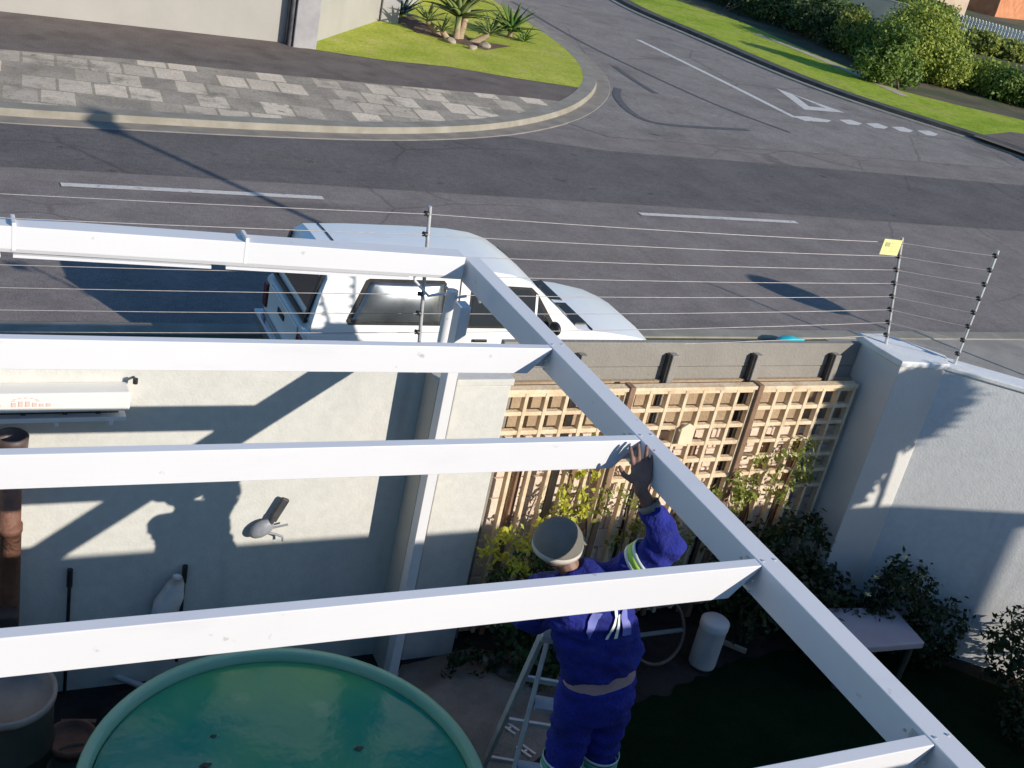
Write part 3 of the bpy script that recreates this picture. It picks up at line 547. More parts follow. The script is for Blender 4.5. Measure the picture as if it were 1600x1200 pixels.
mm = M(); mm.lathe((.405,5.86,0), [(.062,.9),(.062,2.0),(.068,2.0),(.068,2.04),(.058,2.04),(.058,2.52)], 24); mm.build('pipe', RUST, t)
mm = M(); mm.lathe((.405,5.86,0), [(.05,2.50),(.082,2.51),(.088,2.60),(.078,2.61),(.07,2.60),(.066,2.52),(0,2.5)], 24); mm.build('cap', mat('flue_cap', (.05,.03,.025), (.16,.12,.11), 6, .5), t)
mm = M(); mm.box(.12,.45,5.7,5.95,.7,1.52); mm.build('stove_box', mat('stove_black', (.02,.018,.018), (.05,.04,.035), 6, .8), t, bevel=.01)
for x, z0, z1, lb in ((.745,1.0,1.62,'thin black rod standing against the wall on the left'),(1.41,1.15,1.58,'black rod with a white bag hanging on it against the wall')):
    mm = M(); mm.tube([(x,5.96,z0-.3),(x,5.97,z1)], .011, 8); mm.tube([(x,5.97,z1-.12),(x,5.975,z1)], .017, 8); mm.build('rod', BLACK, base=(x,5.96,.7), label=lb, cat='rod')
mm = M(); rr = random.Random(2); n = 9; v = []
for j in range(9):
    z = 1.53-j*.055; wd = .03+.055*min(1,j/3)*(1+.15*math.sin(j*2.1)); cx = 1.36-.012*j
    for i in range(n): a = 2*math.pi*i/n; v.append((cx+wd*math.cos(a)*(1+.18*math.sin(i*3+j)), 5.935+.035*math.sin(a), z))
mm.add(v, [(j*n+i, j*n+(i+1)%n, (j+1)*n+(i+1)%n, (j+1)*n+i) for j in range(8) for i in range(n)]+[tuple(range(n))], True)
mm.build('plastic_bag', mat('bag_white', (.6,.6,.58), (.72,.72,.7), 8, .5), base=(1.36,5.94,1.1), label='crumpled white plastic bag hanging against the wall', cat='bag')
t = thing('garden_tap', (1.86,5.97,1.82), 'grey garden tap unit with a dark upright handle on the boundary wall', 'tap')
GRT = mat('tap_grey', (.20,.21,.24), (.28,.29,.32), 9, .5)
mm = M(); mm.ell((1.85,5.955,1.83), (.085,.035,.055), Matrix.Rotation(R(-34),3,'Y')); mm.build('body', GRT, t)
DK = mat('tap_dark', (.04,.04,.045), (.07,.07,.075), 9, .6)
mm = M(); mm.obox((1.945,5.955,1.965), (.024,.014,.085), Matrix.Rotation(R(24),3,'Y')); mm.tube([(1.895,5.955,1.86),(1.915,5.955,1.92)], .022, 8); mm.build('handle', DK, t, bevel=.006)
mm = M(); mm.tube([(1.89,5.95,1.80),(1.94,5.945,1.79),(1.985,5.94,1.77),(1.99,5.94,1.74)], .008, 7); mm.tube([(1.91,5.95,1.835),(2.01,5.94,1.86)], .007, 7); mm.build('spout', GRT, t)
# ================================================================== TANK
t = thing('splash_tank', (1.66,4.31,.69), 'big round open green plastic tank full of teal water', 'tank')
TG = mat('tank_green', (.22,.50,.33), (.31,.57,.40), 1.5, .4, .05, 20, extra=stains((.30,.42,.30), 3, .55, .85))
mm = M(); mm.lathe((1.66,4.31,0), [(1.01,.69),(1.03,1.35),(1.052,1.37),(1.06,1.385),(1.05,1.40),(1.008,1.40),(.998,1.388),(.992,1.33),(.96,.8),(0,.78)], 96); mm.build('shell', TG, t)
WAT = mat('tank_water', (.005,.26,.20), (.03,.36,.22), .8, .15, .35, 5, spec=.3, lo=.3, hi=.75, extra=chain(stains((.10,.40,.13), .8, .42, .68), stains((.34,.52,.34), 2.2, .64, .78)))
mm = M(); mm.add([(1.66+.985*math.cos(a*math.pi/36), 4.31+.985*math.sin(a*math.pi/36), 1.345) for a in range(72)], [tuple(range(72))]); mm.build('water', WAT, t)

for i, (x, y, r, lb) in enumerate(((2.1,4.5,.03,'brown leaf floating on the right part of the tank water'),(1.9,4.05,.022,'small leaf floating near the middle of the tank'),(1.28,4.55,.035,'dark leaf floating near the left of the tank water'),(1.36,4.75,.02,'tiny dark leaf floating near the tank rim'))):
    mm = M(); mm.add([(x-r,y,1.3495),(x-r*.2,y+r*.5,1.352),(x+r,y+r*.2,1.3495),(x,y-r*.6,1.351)], [(3,2,1,0)]); mm.build('floating_leaf', BLACK, base=(x,y,1.349), label=lb, cat='leaf', solid=.002)
# ================================================================== YARD CLUTTER
DRUM = mat('drum_olive', (.055,.05,.035), (.08,.075,.055), 4, .6, .1); DRIM = mat('drum_rim', (.26,.21,.17), (.36,.30,.25), 5, .5)
c = gp(5,1078,1.35); t = thing('drum', (c.x,c.y,.69), 'dark olive drum with a pale rim at the bottom left', 'drum')
mm = M(); mm.lathe((c.x,c.y,0), [(.26,.69),(.26,1.0),(.27,1.01),(.26,1.02),(.26,1.33)], 40); mm.build('barrel', DRUM, t)
mm = M(); mm.lathe((c.x,c.y,0), [(.261,1.30),(.272,1.31),(.275,1.345),(.26,1.352),(.25,1.342),(.25,1.25),(0,1.24)], 40); mm.build('rim', DRIM, t)
TC = mat('terracotta_pot', (.20,.10,.07), (.30,.16,.11), 6, .85, .2)
for i, (x, y, r, h, lb) in enumerate(((112,1150,.14,.26,'small terracotta pot between the drum and the tank'),(122,1200,.17,.22,'dark plant pot in front of the terracotta one'))):
    c = gp(x, y, .95-.06*i); t = thing('plant_pot', (c.x,c.y,.69), lb, 'pot'); mm = M(); mm.lathe((c.x,c.y,.69), [(.0,.0),(r*.7,0),(r*.95,h*.85),(r,h*.85),(r,h),(r*.9,h),(r*.85,h*.85),(0,h*.8)], 28); mm.build('bowl', (TC, DRUM)[i], t)
PVC = mat('pvc_pipe', (.55,.50,.48), (.65,.6,.58), 8, .5)
a, b = gp(140,1042,.74), gp(200,1064,.74); mm = M(); mm.tube([a+(a-b)*.5, b+(b-a)*.5], .02, 10); mm.build('plastic_pipe', PVC, base=a, label='pale pipe lying behind the tank on the left', cat='pipe')
a, b = gp(-10,1168,.9), gp(60,1200,.9); mm = M(); mm.tube([a, b], .014, 10); mm.build('plastic_pipe', PVC, base=a, label='thin pale pipe crossing the bottom left corner', cat='pipe')
a = gp(80,1110,.70); mm = M(); mm.bar(gp(95,1128,.78), gp(150,1128,.78), .03, .02); mm.build('plank', WOOD_D, base=gp(95,1128,.78), label='brown wooden offcut beside the drum', cat='plank')
WP = mat('pot_white', (.40,.42,.43), (.50,.52,.53), 4, .6)
c = gp(1096,1036,.70); t = thing('white_canister', (c.x,c.y,.70), 'tall white plastic canister standing on the dark lawn', 'canister')
mm = M(); mm.lathe((c.x,c.y,.70), [(0,0),(.10,0),(.103,.02),(.103,.36)], 32); mm.build('body', WP, t); mm = M(); mm.lathe((c.x,c.y,.70), [(.108,.345),(.108,.395),(.09,.41),(0,.412)], 32); mm.build('lid', mat('lid_white', (.52,.54,.54), None, rough=.5), t)
a, b = gp(1118,998,.74), gp(1166,1018,.74); mm = M(); mm.bar(a, b, .035, .03); mm.build('plank', mat('stick_pale', (.32,.27,.2), (.4,.34,.27), 8, .8), base=a, label='short pale stick right of the white canister', cat='stick')
c = gp(1012,1030,.70); t = thing('hoop', (c.x,c.y,.7), 'brown hoop with a flat crossbar leaning behind the worker', 'hoop'); mm = M()
cc = Vector((c.x,c.y,.97)); q = Matrix.Rotation(R(62),3,'X'); pts = [cc+q@Vector((.24*math.cos(a*math.pi/16), .25*math.sin(a*math.pi/16), 0)) for a in range(33)]
mm.tube(pts, .013, 8, cap=False); mm.build('ring', mat('hoop_brown', (.10,.075,.055), (.16,.12,.09), 8, .7), t); mm = M(); mm.bar(cc+q@Vector((-.23,-.02,0)), cc+q@Vector((.23,-.02,0)), .035, .012); mm.build('crossbar', mat('bar_grey', (.16,.2,.2), None, rough=.6), t)
TB = mat('bench_top', (.42,.38,.42), (.50,.46,.50), 3, .6)
tp = P2((1266,950),(1396,948),(1446,1004),(1322,1014),z=1.10); cc = sum(tp, Vector((0,0,0)))/4
t = thing('garden_table', (cc.x,cc.y,.7), 'low pale table by the shrubs below the side wall', 'table')
mm = M(); mm.prism(tp, 1.04, 1.10); mm.build('table_top', TB, t, bevel=.012)
for p in tp: q = cc+(p-cc)*.8; mm = M(); mm.tube([(q.x,q.y,.69),(q.x,q.y,1.039)], .024, 8); mm.build('leg', DRUM, t)
# rubble & soil heap
hp = M(); c = gp(752,1100,.7); NN = 18
for j in range(NN):
    for i in range(NN):
        u = i/(NN-1)*2-1; v_ = j/(NN-1)*2-1; h = max(0, 1-u*u-v_*v_)*.16+.05*noise.noise(Vector((u*3,v_*3,0))); hp.v.append((c.x+u*.75, c.y+v_*.6, .66+h))
hp.f = [(j*NN+i, j*NN+i+1, (j+1)*NN+i+1, (j+1)*NN+i) for j in range(NN-1) for i in range(NN-1)]; hp.sm = [True]*len(hp.f)
hp.build('soil_heap', mat('sand', (.20,.155,.12), (.30,.24,.19), 6, .95, .6, 40, extra=stains((.10,.07,.05), 3, .5, .7)), base=c, label='heap of sandy soil between the tank and the ladder', cat='soil')
for i, (x, y, r, lb) in enumerate(((768,1048,.12,'pale angular rubble block near the wall'),(745,1040,.08,'small pale stone left of the rubble block'),(790,1070,.13,'dark grey stone below the rubble block'),(700,1075,.07,'small stone at the foot of the tank'),(815,1090,.07,'stone beside the ladder foot'))):
    rock(gp(x,y,.7), r, i+30, mat('rubble%d' % i, (.16,.14,.12), (.28,.26,.23), 8, .9, .3) if i != 2 else DRUM, lb, flat=.8)
for i, (x, y) in enumerate(((796,1138),(821,1174))):
    c = gp(x, y, .86); mm = M(); q = Matrix.Rotation(R(-62),3,'Z')
    for s_ in (-.022,.022): mm.obox(c+q@Vector((0,s_,0)), (.06,.008,.012), q)
    mm.obox(c, (.008,.03,.008), q); mm.build('metal_clip', GALV, base=c, label=('upper','lower')[i]+' of two bright twin bar clips beside the ladder rail', cat='clip')
    
# ================================================================== PLANTS IN THE YARD
def plant(name, base, label, blobs, n, size, mt, seed, stems=3): return bush(name, base, label, 'plant', blobs, n, size, mt, seed, stems=stems)
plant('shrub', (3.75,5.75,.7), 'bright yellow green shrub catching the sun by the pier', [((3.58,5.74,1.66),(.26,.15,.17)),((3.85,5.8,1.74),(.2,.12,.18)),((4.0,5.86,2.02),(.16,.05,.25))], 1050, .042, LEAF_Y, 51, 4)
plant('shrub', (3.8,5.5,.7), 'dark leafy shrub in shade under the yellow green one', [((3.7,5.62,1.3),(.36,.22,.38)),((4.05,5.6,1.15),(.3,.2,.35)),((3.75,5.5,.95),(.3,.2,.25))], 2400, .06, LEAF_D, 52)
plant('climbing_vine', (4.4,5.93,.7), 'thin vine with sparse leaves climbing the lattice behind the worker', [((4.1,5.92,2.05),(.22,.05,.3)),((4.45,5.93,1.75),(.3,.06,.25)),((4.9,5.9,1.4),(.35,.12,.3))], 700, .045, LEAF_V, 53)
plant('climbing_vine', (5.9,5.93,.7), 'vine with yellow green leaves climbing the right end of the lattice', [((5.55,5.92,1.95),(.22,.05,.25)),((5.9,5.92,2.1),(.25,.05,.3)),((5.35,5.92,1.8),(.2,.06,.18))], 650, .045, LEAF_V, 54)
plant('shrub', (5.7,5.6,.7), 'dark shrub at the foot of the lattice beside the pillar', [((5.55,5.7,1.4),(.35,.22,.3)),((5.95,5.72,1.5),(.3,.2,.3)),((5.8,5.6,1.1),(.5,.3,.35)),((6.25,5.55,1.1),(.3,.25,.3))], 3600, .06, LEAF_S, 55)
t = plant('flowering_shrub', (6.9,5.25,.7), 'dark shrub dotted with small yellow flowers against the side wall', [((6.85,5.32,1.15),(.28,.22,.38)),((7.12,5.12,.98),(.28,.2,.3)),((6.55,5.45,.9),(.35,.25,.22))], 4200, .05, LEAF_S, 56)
rr = random.Random(4)
for k in range(9):
    x, y = ((1413,872),(1402,897),(1410,920),(1448,925),(1427,955),(1368,903),(1390,880),(1440,900),(1355,930))[k]; c = gp(x,y,1.15+ (955-y)*.004); mm = M()
    for q in range(5): a = q*1.257; mm.add([c, c+Vector((math.cos(a)*.028, math.sin(a)*.028,.008)), c+Vector((math.cos(a+.6)*.03, math.sin(a+.6)*.03,.012))], [(0,1,2)])
    mm.ell(c+Vector((0,0,.008)), (.012,.012,.01), n=6, m=4); mm.build('flower', YEL, t)
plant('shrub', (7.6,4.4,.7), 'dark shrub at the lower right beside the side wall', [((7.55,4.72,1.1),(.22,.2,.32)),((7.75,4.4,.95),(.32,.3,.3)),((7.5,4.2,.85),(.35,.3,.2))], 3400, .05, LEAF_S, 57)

plant('weed_clump', (3.3,5.7,.7), 'small weeds growing at the foot of the pier', [((3.35,5.6,.85),(.2,.15,.15))], 300, .05, LEAF_S, 59)
# out of frame things whose shadows fall into the picture
t = thing('unseen_garden_tree', (9.34,1.32,.7), 'unseen shadow-casting slim leafy tree standing in the yard beside the house', 'tree')
leaves('crown', LEAF_D, [((8.98,1.42,4.2),(.16,.22,.38)),((9.12,1.38,4.6),(.2,.24,.32)),((9.28,1.32,4.66),(.16,.24,.30)),((9.38,1.26,4.80),(.09,.2,.16))], 34000, .075, t, 61)
mm = M(); mm.tube([(9.34,1.32,.6),(9.34,1.32,3.0),(9.3,1.34,4.2),(9.25,1.34,4.7)], [.035,.028,.022,.012], 8); mm.tube([(9.33,1.33,3.9),(9.1,1.4,4.3)], [.02,.01], 6); mm.build('trunk', BARK, t)
t = thing('unseen_street_lamp', (14.4,1.7,0), 'unseen shadow-casting tall street lamp beyond the side wall', 'lamp')
mm = M(); mm.tube([(14.4,1.7,-.02),(14.4,1.7,9)], [.085,.06], 12); mm.build('pole', GALV, t); mm = M(); mm.ell((14.42,1.72,8.78), (.2,.45,.24)); mm.build('unseen_lamp_head', GALV, t)
t = thing('unseen_road_sign', (16.86,7.92,.11), 'unseen shadow-casting round road sign on a thin post on the near verge', 'sign')
mm = M(); mm.tube([(16.86,7.95,.1),(16.86,7.95,3.2)], .025, 8); mm.build('post', GALV, t); mm = M(); a = Vector((16.86,7.9,2.9)); nrm = Vector((.45,-.9,0)).normalized(); mm.tube([a-nrm*.006, a+nrm*.006], .36, 32, smooth=False); mm.build('disc', GALV, t)
t = thing('marker_post', (15.4,8.1,.11), 'thin metal post on the near verge beside the road sign', 'post'); mm = M(); mm.tube([(15.4,8.1,.1),(15.4,8.1,3.0)], .02, 8); mm.build('pole', GALV, t)
c = gp(1236,533,.2); mm = M(); mm.ell((0,0,0), (.24,.12,.07), n=16, m=10)
mm.v = [tuple(Vector(v)*(1+.3*noise.noise(Vector(v)*9))+c) for v in mm.v]; mm.build('teal_bag', mat('teal_plastic', (.02,.45,.50), (.05,.55,.58), 8, .4), base=c, label='small bright teal bag lying on the verge just beyond the slab fence', cat='bag')
# ================================================================== PICKUP
CAR = mat('car_paint', (.80,.81,.81), (.84,.85,.85), .8, .28, 0, spec=.6, extra=stains((.66,.66,.65), 3, .6, .9))
CGL = mat('car_glass', (.03,.035,.04), None, rough=.06, spec=.9); CGL2 = mat('canopy_glass', (.16,.18,.20), (.30,.33,.36), 3, rough=.27, spec=1.0, metal=.75); CHR = mat('car_chrome', (.55,.55,.56), None, rough=.2, metal=.8)
LRED = mat('lamp_red', (.14,.015,.015), None, rough=.2); LCLR = mat('lamp_clear', (.6,.6,.6), None, rough=.1)
CX, CY, CZ = 3.35, 11.36, .11
t = thing('pickup', (CX+2.2, CY, CZ), 'white pickup with a fitted canopy parked behind the boundary wall', 'pickup')
def hwl(x):  # lower body half width
    return .80 - (.10*max(0,(x-7.2)/.6)**2 if x > 7.2 else 0) - (.03 if x < 3.5 else 0)
def hw(z): return .79-.115*(z-1.0)/.62
mm = M(); st = [(3.46,.45,.99),(3.5,.42,1.0),(4.2,.40,1.005),(5.2,.40,1.01),(6.1,.40,1.015),(6.72,.40,1.02),(7.1,.40,.985),(7.5,.40,.92),(7.72,.42,.85),(7.80,.46,.74)]
v = []; 
for x, zb, zt in st:
    h = hwl(x); v += [(x,CY-h+.05,zb),(x,CY-h,zb+.12),(x,CY-h-.012,(zb+zt)/2+.05),(x,CY-h+.01,zt-.05),(x,CY-h+.07,zt),(x,CY-.35,zt+(.035 if x>6.6 else .0)),(x,CY+.35,zt+(.035 if x>6.6 else .0)),(x,CY+h-.07,zt),(x,CY+h-.01,zt-.05),(x,CY+h+.012,(zb+zt)/2+.05),(x,CY+h,zb+.12),(x,CY+h-.05,zb)]
n = 12; mm.add(v, [(i*n+k, (i+1)*n+k, (i+1)*n+(k+1)%n, i*n+(k+1)%n) for i in range(len(st)-1) for k in range(n)], True); mm.add(v[:n], [tuple(range(n))]); mm.add(v[-n:], [tuple(range(n-1,-1,-1))])
body = mm.build('body', CAR, t)
# greenhouse + canopy: top outline
top = [(3.53,1.08),(3.60,1.40),(3.66,1.58),(3.74,1.64),(4.2,1.665),(5.0,1.675),(5.45,1.665),(5.75,1.63),(5.98,1.56),(6.12,1.47),(6.42,1.24),(6.68,1.03)]
mm = M(); v = []
for x, zt in top:
    h = hw(zt)-.03; e = .045 if zt > 1.3 else .02; v += [(x,CY-hw(.99),.99),(x,CY-hw(zt-e),zt-e),(x,CY-h,zt),(x,CY-h*.55,zt+.022),(x,CY,zt+.03),(x,CY+h*.55,zt+.022),(x,CY+h,zt),(x,CY+hw(zt-e),zt-e),(x,CY+hw(.99),.99)]
n = 9; mm.add(v, [(i*n+k, (i+1)*n+k, (i+1)*n+k+1, i*n+k+1) for i in range(len(top)-1) for k in range(n-1)], True); mm.add(v[:n], [tuple(range(n))]); mm.add(v[-n:], [tuple(range(n-1,-1,-1))])
cab = mm.build('canopy_and_cab', CAR, t); cab.data.validate()
for o_ in (body, cab):
    md = o_.modifiers.new('e','EDGE_SPLIT'); md.split_angle = R(28)
def sidewin(name, pts, sgn, off=.004, mt=CGL, par=None):
    mm = M(); v = [(x, CY+sgn*(hw(z)+off), z) for x, z in pts]+[(x, CY+sgn*(hw(z)-.01), z) for x, z in pts]; n = len(pts)
    f = [tuple(range(n)), tuple(range(2*n-1,n-1,-1))]+[(i,i+n,(i+1)%n+n,(i+1)%n) for i in range(n)]
    mm.add(v, f); return mm.build(name, mt, par or t, bevel=0)
for s_ in (-1, 1):
    cw = [(3.95,1.10),(4.93,1.10),(4.95,1.13),(4.95,1.50),(4.92,1.53),(4.14,1.53),(4.10,1.51),(3.92,1.14)]
    fr = sidewin('window_frame', [(x+(.028 if x>4.5 else -.028), z+(.028 if z>1.3 else -.028)) for x, z in cw], s_, .003, RUBBER); gm = M(); NX, NZ = 14, 12; z0_, z1_ = 1.105, 1.525
    for jj in range(NZ+1):
        for ii in range(NX+1):
            z = z0_+(z1_-z0_)*jj/NZ; xl = 3.945+.18*jj/NZ; x = xl+(4.945-xl)*ii/NX; u = 2*ii/NX-1; v_ = 2*jj/NZ-1
            gm.v.append((x, CY+s_*(hw(z)+.007+.045*(1-v_*v_)*(1-u**4)), z))
    gm.f = [(jj*(NX+1)+ii, jj*(NX+1)+ii+1, (jj+1)*(NX+1)+ii+1, (jj+1)*(NX+1)+ii) for jj in range(NZ) for ii in range(NX)]; gm.sm = [True]*len(gm.f)
    gm.build('canopy_window', CGL2, t, solid=.003)
    sidewin('pillar_line', [(5.05+.085,1.0),(5.05+.10,1.0),(5.15,1.62),(5.135,1.62)], s_, .003, RUBBER)
    cb = [(5.30,1.08),(6.30,1.08),(6.05,1.42),(5.98,1.48),(5.34,1.50),(5.30,1.46)]
    sidewin('window_frame', [(5.27,1.05),(6.38,1.05),(6.09,1.44),(6.0,1.51),(5.31,1.53),(5.27,1.49)], s_, .003, RUBBER); sidewin('door_window', cb, s_, .007)
    sidewin('quarter_bar', [(6.08,1.06),(6.11,1.06),(6.09,1.43),(6.06,1.44)], s_, .012, CAR)
    mm = M(); y = CY+s_*.89; mm.ell((6.28,y+s_*.03,1.12), (.05,.10,.075)); mm.tube([(6.28,CY+s_*.78,1.06),(6.28,y,1.10)], .018, 8); mm.build('mirror', BLACK, t)
    mm = M(); mm.box(5.36,5.52,CY+s_*.817-.012,CY+s_*.817+.012,.90,.93); mm.build('door_handle', BLACK, t, bevel=.004)
    for x in (5.22, 6.35):
        mm = M(); mm.box(x,x+.007,CY+s_*.806-.008,CY+s_*.806+.008,.5,.98); mm.build('door_seam', RUBBER, t)
    for x in (4.05, 6.98):
        w_ = M(); y = CY+s_*.72; w_.tube([(x,y-.09,.40),(x,y+.09,.40)], .29, 28, smooth=False); wh = w_.build('wheel', RUBBER, t, bevel=.02)
        r_ = M(); r_.tube([(x,y+s_*.085,.40),(x,y+s_*.097,.40)], .18, 24, smooth=False); r_.build('rim', CHR, wh)
    mm = M(); mm.box(3.43,3.475,CY+s_*.70-.07,CY+s_*.70+.07,.62,.90); mm.build('tail_light', LRED, t, bevel=.008)
    mm = M(); mm.box(7.74,7.815,CY+s_*.5-.14,CY+s_*.5+.14,.60,.74); mm.build('headlight', LCLR, t, bevel=.01)
mm = M()
for k in range(2):
    pass
ws = [(6.14,1.455),(6.66,1.045)]
v = [(ws[0][0],CY-.60,ws[0][1]+.028),(ws[0][0],CY+.60,ws[0][1]+.028),(ws[1][0],CY+.70,ws[1][1]+.02),(ws[1][0],CY-.70,ws[1][1]+.02)]
mm.add(v+[(a,b_,c_-.03) for a,b_,c_ in v], [(3,2,1,0),(4,5,6,7)]+[(i,(i+1)%4,(i+1)%4+4,i+4) for i in range(4)]); mm.build('windscreen', CGL, t)
mm = M(); mm.box(6.70,6.86,CY-.62,CY-.04,1.035,1.055); mm.box(6.70,6.86,CY+.04,CY+.62,1.035,1.055); mm.build('cowl_vent', BLACK, t, bevel=.006)
mm = M(); mm.tube([(6.74,CY-.15,1.07),(6.5,CY-.45,1.21)], .008, 6); mm.tube([(6.74,CY+.4,1.07),(6.5,CY+.05,1.22)], .008, 6); mm.build('wiper', BLACK, t)
mm = M(); mm.box(6.88,6.89,CY-.72,CY+.72,1.008,1.026); mm.build('bonnet_seam', RUBBER, t)
mm = M(); mm.box(3.34,3.45,CY-.76,CY+.76,.42,.56); mm.build('rear_bumper', CHR, t, bevel=.02)
mm = M(); mm.box(7.74,7.90,CY-.72,CY+.72,.40,.58); mm.build('front_bumper', BLACK, t, bevel=.03)
mm = M(); mm.box(7.79,7.825,CY-.32,CY+.32,.60,.73); mm.build('grille', BLACK, t, bevel=.008)
q = Matrix.Rotation(R(14),3,'Y'); mm = M(); mm.obox((3.575,CY,1.33), (.006,.56,.18), q); hg = mm.build('rear_window', CGL, t)
mm = M(); [mm.obox((3.565,CY+s_*.62,1.32), (.01,.03,.25), q) for s_ in (-1,1)]; mm.obox((3.50,CY,1.05), (.02,.66,.018), q); mm.build('hatch_frame', BLACK, t)
mm = M(); mm.box(3.44,3.455,CY-.58,CY+.58,.62,.95); mm.build('tailgate_panel', CAR, t, bevel=.01); mm = M(); mm.box(3.425,3.439,CY-.12,CY+.12,.80,.86); mm.build('tailgate_handle', BLACK, t)
for k in range(3):
    mm = M(); y = CY-.35+k*.35; mm.box(3.8,5.0,y-.01,y+.01,1.66,1.70+.0); 
mm = M(); mm.box(3.86,3.872,CY-.64,CY+.64,1.60,1.70); md_ = None
mm = M(); v = []
for k in range(13):
    u = -1+k/6; y = CY+u*.64; z = 1.650+.030*(1-u*u)+.006; v += [(3.90,y,z),(3.915,y,z)]
mm.add(v, [(k*2,k*2+1,k*2+3,k*2+2) for k in range(12)]); mm.build('roof_seam', RUBBER, t, solid=.004)
# ================================================================== LADDER
t = thing('stepladder', (2.95,4.15,.7), 'aluminium stepladder with worn rails that the worker stands on', 'ladder')
LAL = mat('ladder_alu', (.42,.44,.45), (.55,.57,.58), 12, .4, 0, metal=.35)
T_ = Vector((2.97,4.015,2.405)); dd = Vector((.42,.91,0)).normalized(); ss = Vector((.91,-.42,0)).normalized()
def fr(k, u, f): # k side -1/1, u 0 top..1 foot, f front -1/back 1
    return T_ + ss*(k*(.16+.09*u)) + dd*(f*(.06+.55*u)) + Vector((0,0,-1.705*u))
for f in (-1, 1):
    for k in (-1, 1):
        mm = M(); mm.bar(fr(k,0,f), fr(k,1,f), .025, .055); rl = mm.build('rail', LAL, t, bevel=.003); mm = M(); mm.bar(fr(k,.975,f), fr(k,1.004,f), .035, .065); mm.build('foot', BLACK, rl)
for i in range(1, 5):
    u = i/5; a, b = fr(-1,u,-1), fr(1,u,-1); mm = M(); mm.obox((a+b)/2, ((b-a).length/2-.015,.05,.012), Matrix((ss, dd, (0,0,1))).transposed()); mm.build('step', LAL, t, bevel=.003)
for u in (.3,.55,.8):
    a, b = fr(-1,u,1), fr(1,u,1); mm = M(); mm.bar(a, b, .02, .03); mm.build('crossbar', LAL, t)
mm = M(); mm.obox(T_+Vector((0,0,.01)), (.2,.11,.02), Matrix((ss, dd, (0,0,1))).transposed()); mm.build('top_cap', LAL, t, bevel=.006)
# ================================================================== PERSON
SKIN = mat('skin', (.19,.10,.07), (.28,.16,.12), 6, .55, .1, 60, spec=.4)
NAVY = mat('overall_navy', (.006,.012,.17), (.012,.022,.27), 5, .9, .5, 60, extra=chain(stains((.006,.009,.08), 4, .5, .75), stains((.03,.04,.24), 9, .58, .8)))
CAPM = mat('cap_khaki', (.15,.14,.12), (.20,.185,.16), 5, .9, .15, 60)
REFL = mat('reflective_band', (.62,.70,.66), (.72,.8,.75), 10, .4); LIME = mat('lime_band', (.40,.72,.08), (.50,.82,.12), 10, .6); 
base = (3.0,3.8,1.29)
t = thing('worker', base, 'worker in navy overalls and khaki cap on a stepladder, one hand on the beam', 'person')
body = M()
hips, waist, chest, sh, nb = (3.0,3.80,2.2), (2.985,3.81,2.42), (2.89,3.86,2.64), (2.82,3.90,2.80), (2.77,3.93,2.90)
body.tube([(3.0,3.8,2.1), hips, waist, chest, sh, (2.79,3.92,2.86)], [.12,.155,.14,.165,.17,.09], 20, sy=.66)
body.tube([(2.79,3.92,2.84),(2.735,3.965,2.93)], .055, 12)
HC = Vector((2.69,4.0,3.0)); HQ = Matrix.Rotation(R(-38),3,'Z'); hv = lambda x, y, z: HC+HQ@Vector((x,y,z))
body.ell(HC, (.078,.098,.115), HQ@Matrix.Rotation(R(14),3,'X'))
body.ell(hv(0,.085,-.045), (.05,.04,.05)); body.tube([hv(0,.09,.02), hv(0,.118,-.02)], [.012,.018], 8)
for s_ in (-1,1): body.ell(hv(s_*.08,0,-.01), (.014,.02,.032), HQ); body.ell(hv(s_*.03,.09,.02), (.014,.012,.009))
body.ell(hv(0,.112,-.052), (.024,.012,.01))
DW = Vector((-.07,-.105,.075))
SR, ER, WR = Vector((2.985,3.87,2.87)), Vector((3.11,3.735,3.14)), Vector((2.900,3.765,3.442))-DW
SL, EL, WL = Vector((2.64,3.95,2.79)), Vector((2.665,4.05,2.52)), Vector((2.86,4.15,2.42))
body.tube([(2.85,3.9,2.82),SR,SR.lerp(ER,.5),ER,ER.lerp(WR,.4),WR], [.07,.068,.055,.046,.042,.028], 12)
body.tube([(2.78,3.92,2.80),SL,SL.lerp(EL,.5),EL,EL.lerp(WL,.4),WL], [.07,.065,.052,.045,.04,.028], 12)
for s_ in (-1, 1):
    x = 3.0+s_*.095; body.tube([(x,3.8,2.2),(x,3.79,1.98),(x+s_*.01,3.77,1.78),(x,3.8,1.6),(x,3.82,1.38)], [.10,.082,.06,.058,.04], 14)
    body.tube([(x,3.80,1.345),(x+s_*.01,3.90,1.325),(x+s_*.015,3.98,1.315)], [.042,.04,.03], 10)
def hand(mm, wrist, d, back, spread=1.0, curl=.25, k=1.0):
    d = d.normalized(); back = (back-d*back.dot(d)).normalized(); side = d.cross(back)
    q = Matrix((side, d, back)).transposed(); mm.ell(wrist+d*.052*k, (.042*k,.055*k,.018*k), q); mm.tube([wrist-d*.03, wrist+d*.03], [.026,.03*k], 10)
    for o_, ln in ((-.032,.068),(-.011,.078),(.011,.072),(.032,.056)):
        a = wrist+(d*.085+side*o_)*k; dr = (d+side*o_*7*spread).normalized(); ln *= k; p1 = a+dr*ln*.45-back*curl*.010; p2 = p1+(dr-back*curl).normalized()*ln*.3; p3 = p2+(dr-back*curl*2).normalized()*ln*.27
        mm.tube([a-d*.02,a,p1,p2,p3], [.0100*k,.0098*k,.0090*k,.0084*k,.0070*k], 8); mm.ell(p3, (.007*k,.007*k,.007*k), n=8, m=6)
    a = wrist+(d*.03-side*.035)*k; p1 = a+(d*.6-side).normalized()*.035*k; p2 = p1+(d*1.2-side*.7).normalized()*.032*k
    mm.tube([a+side*.015,a,p1,p2], [.014*k,.012*k,.0105*k,.008*k], 8); mm.ell(p2, (.008*k,.008*k,.008*k), n=8, m=6)
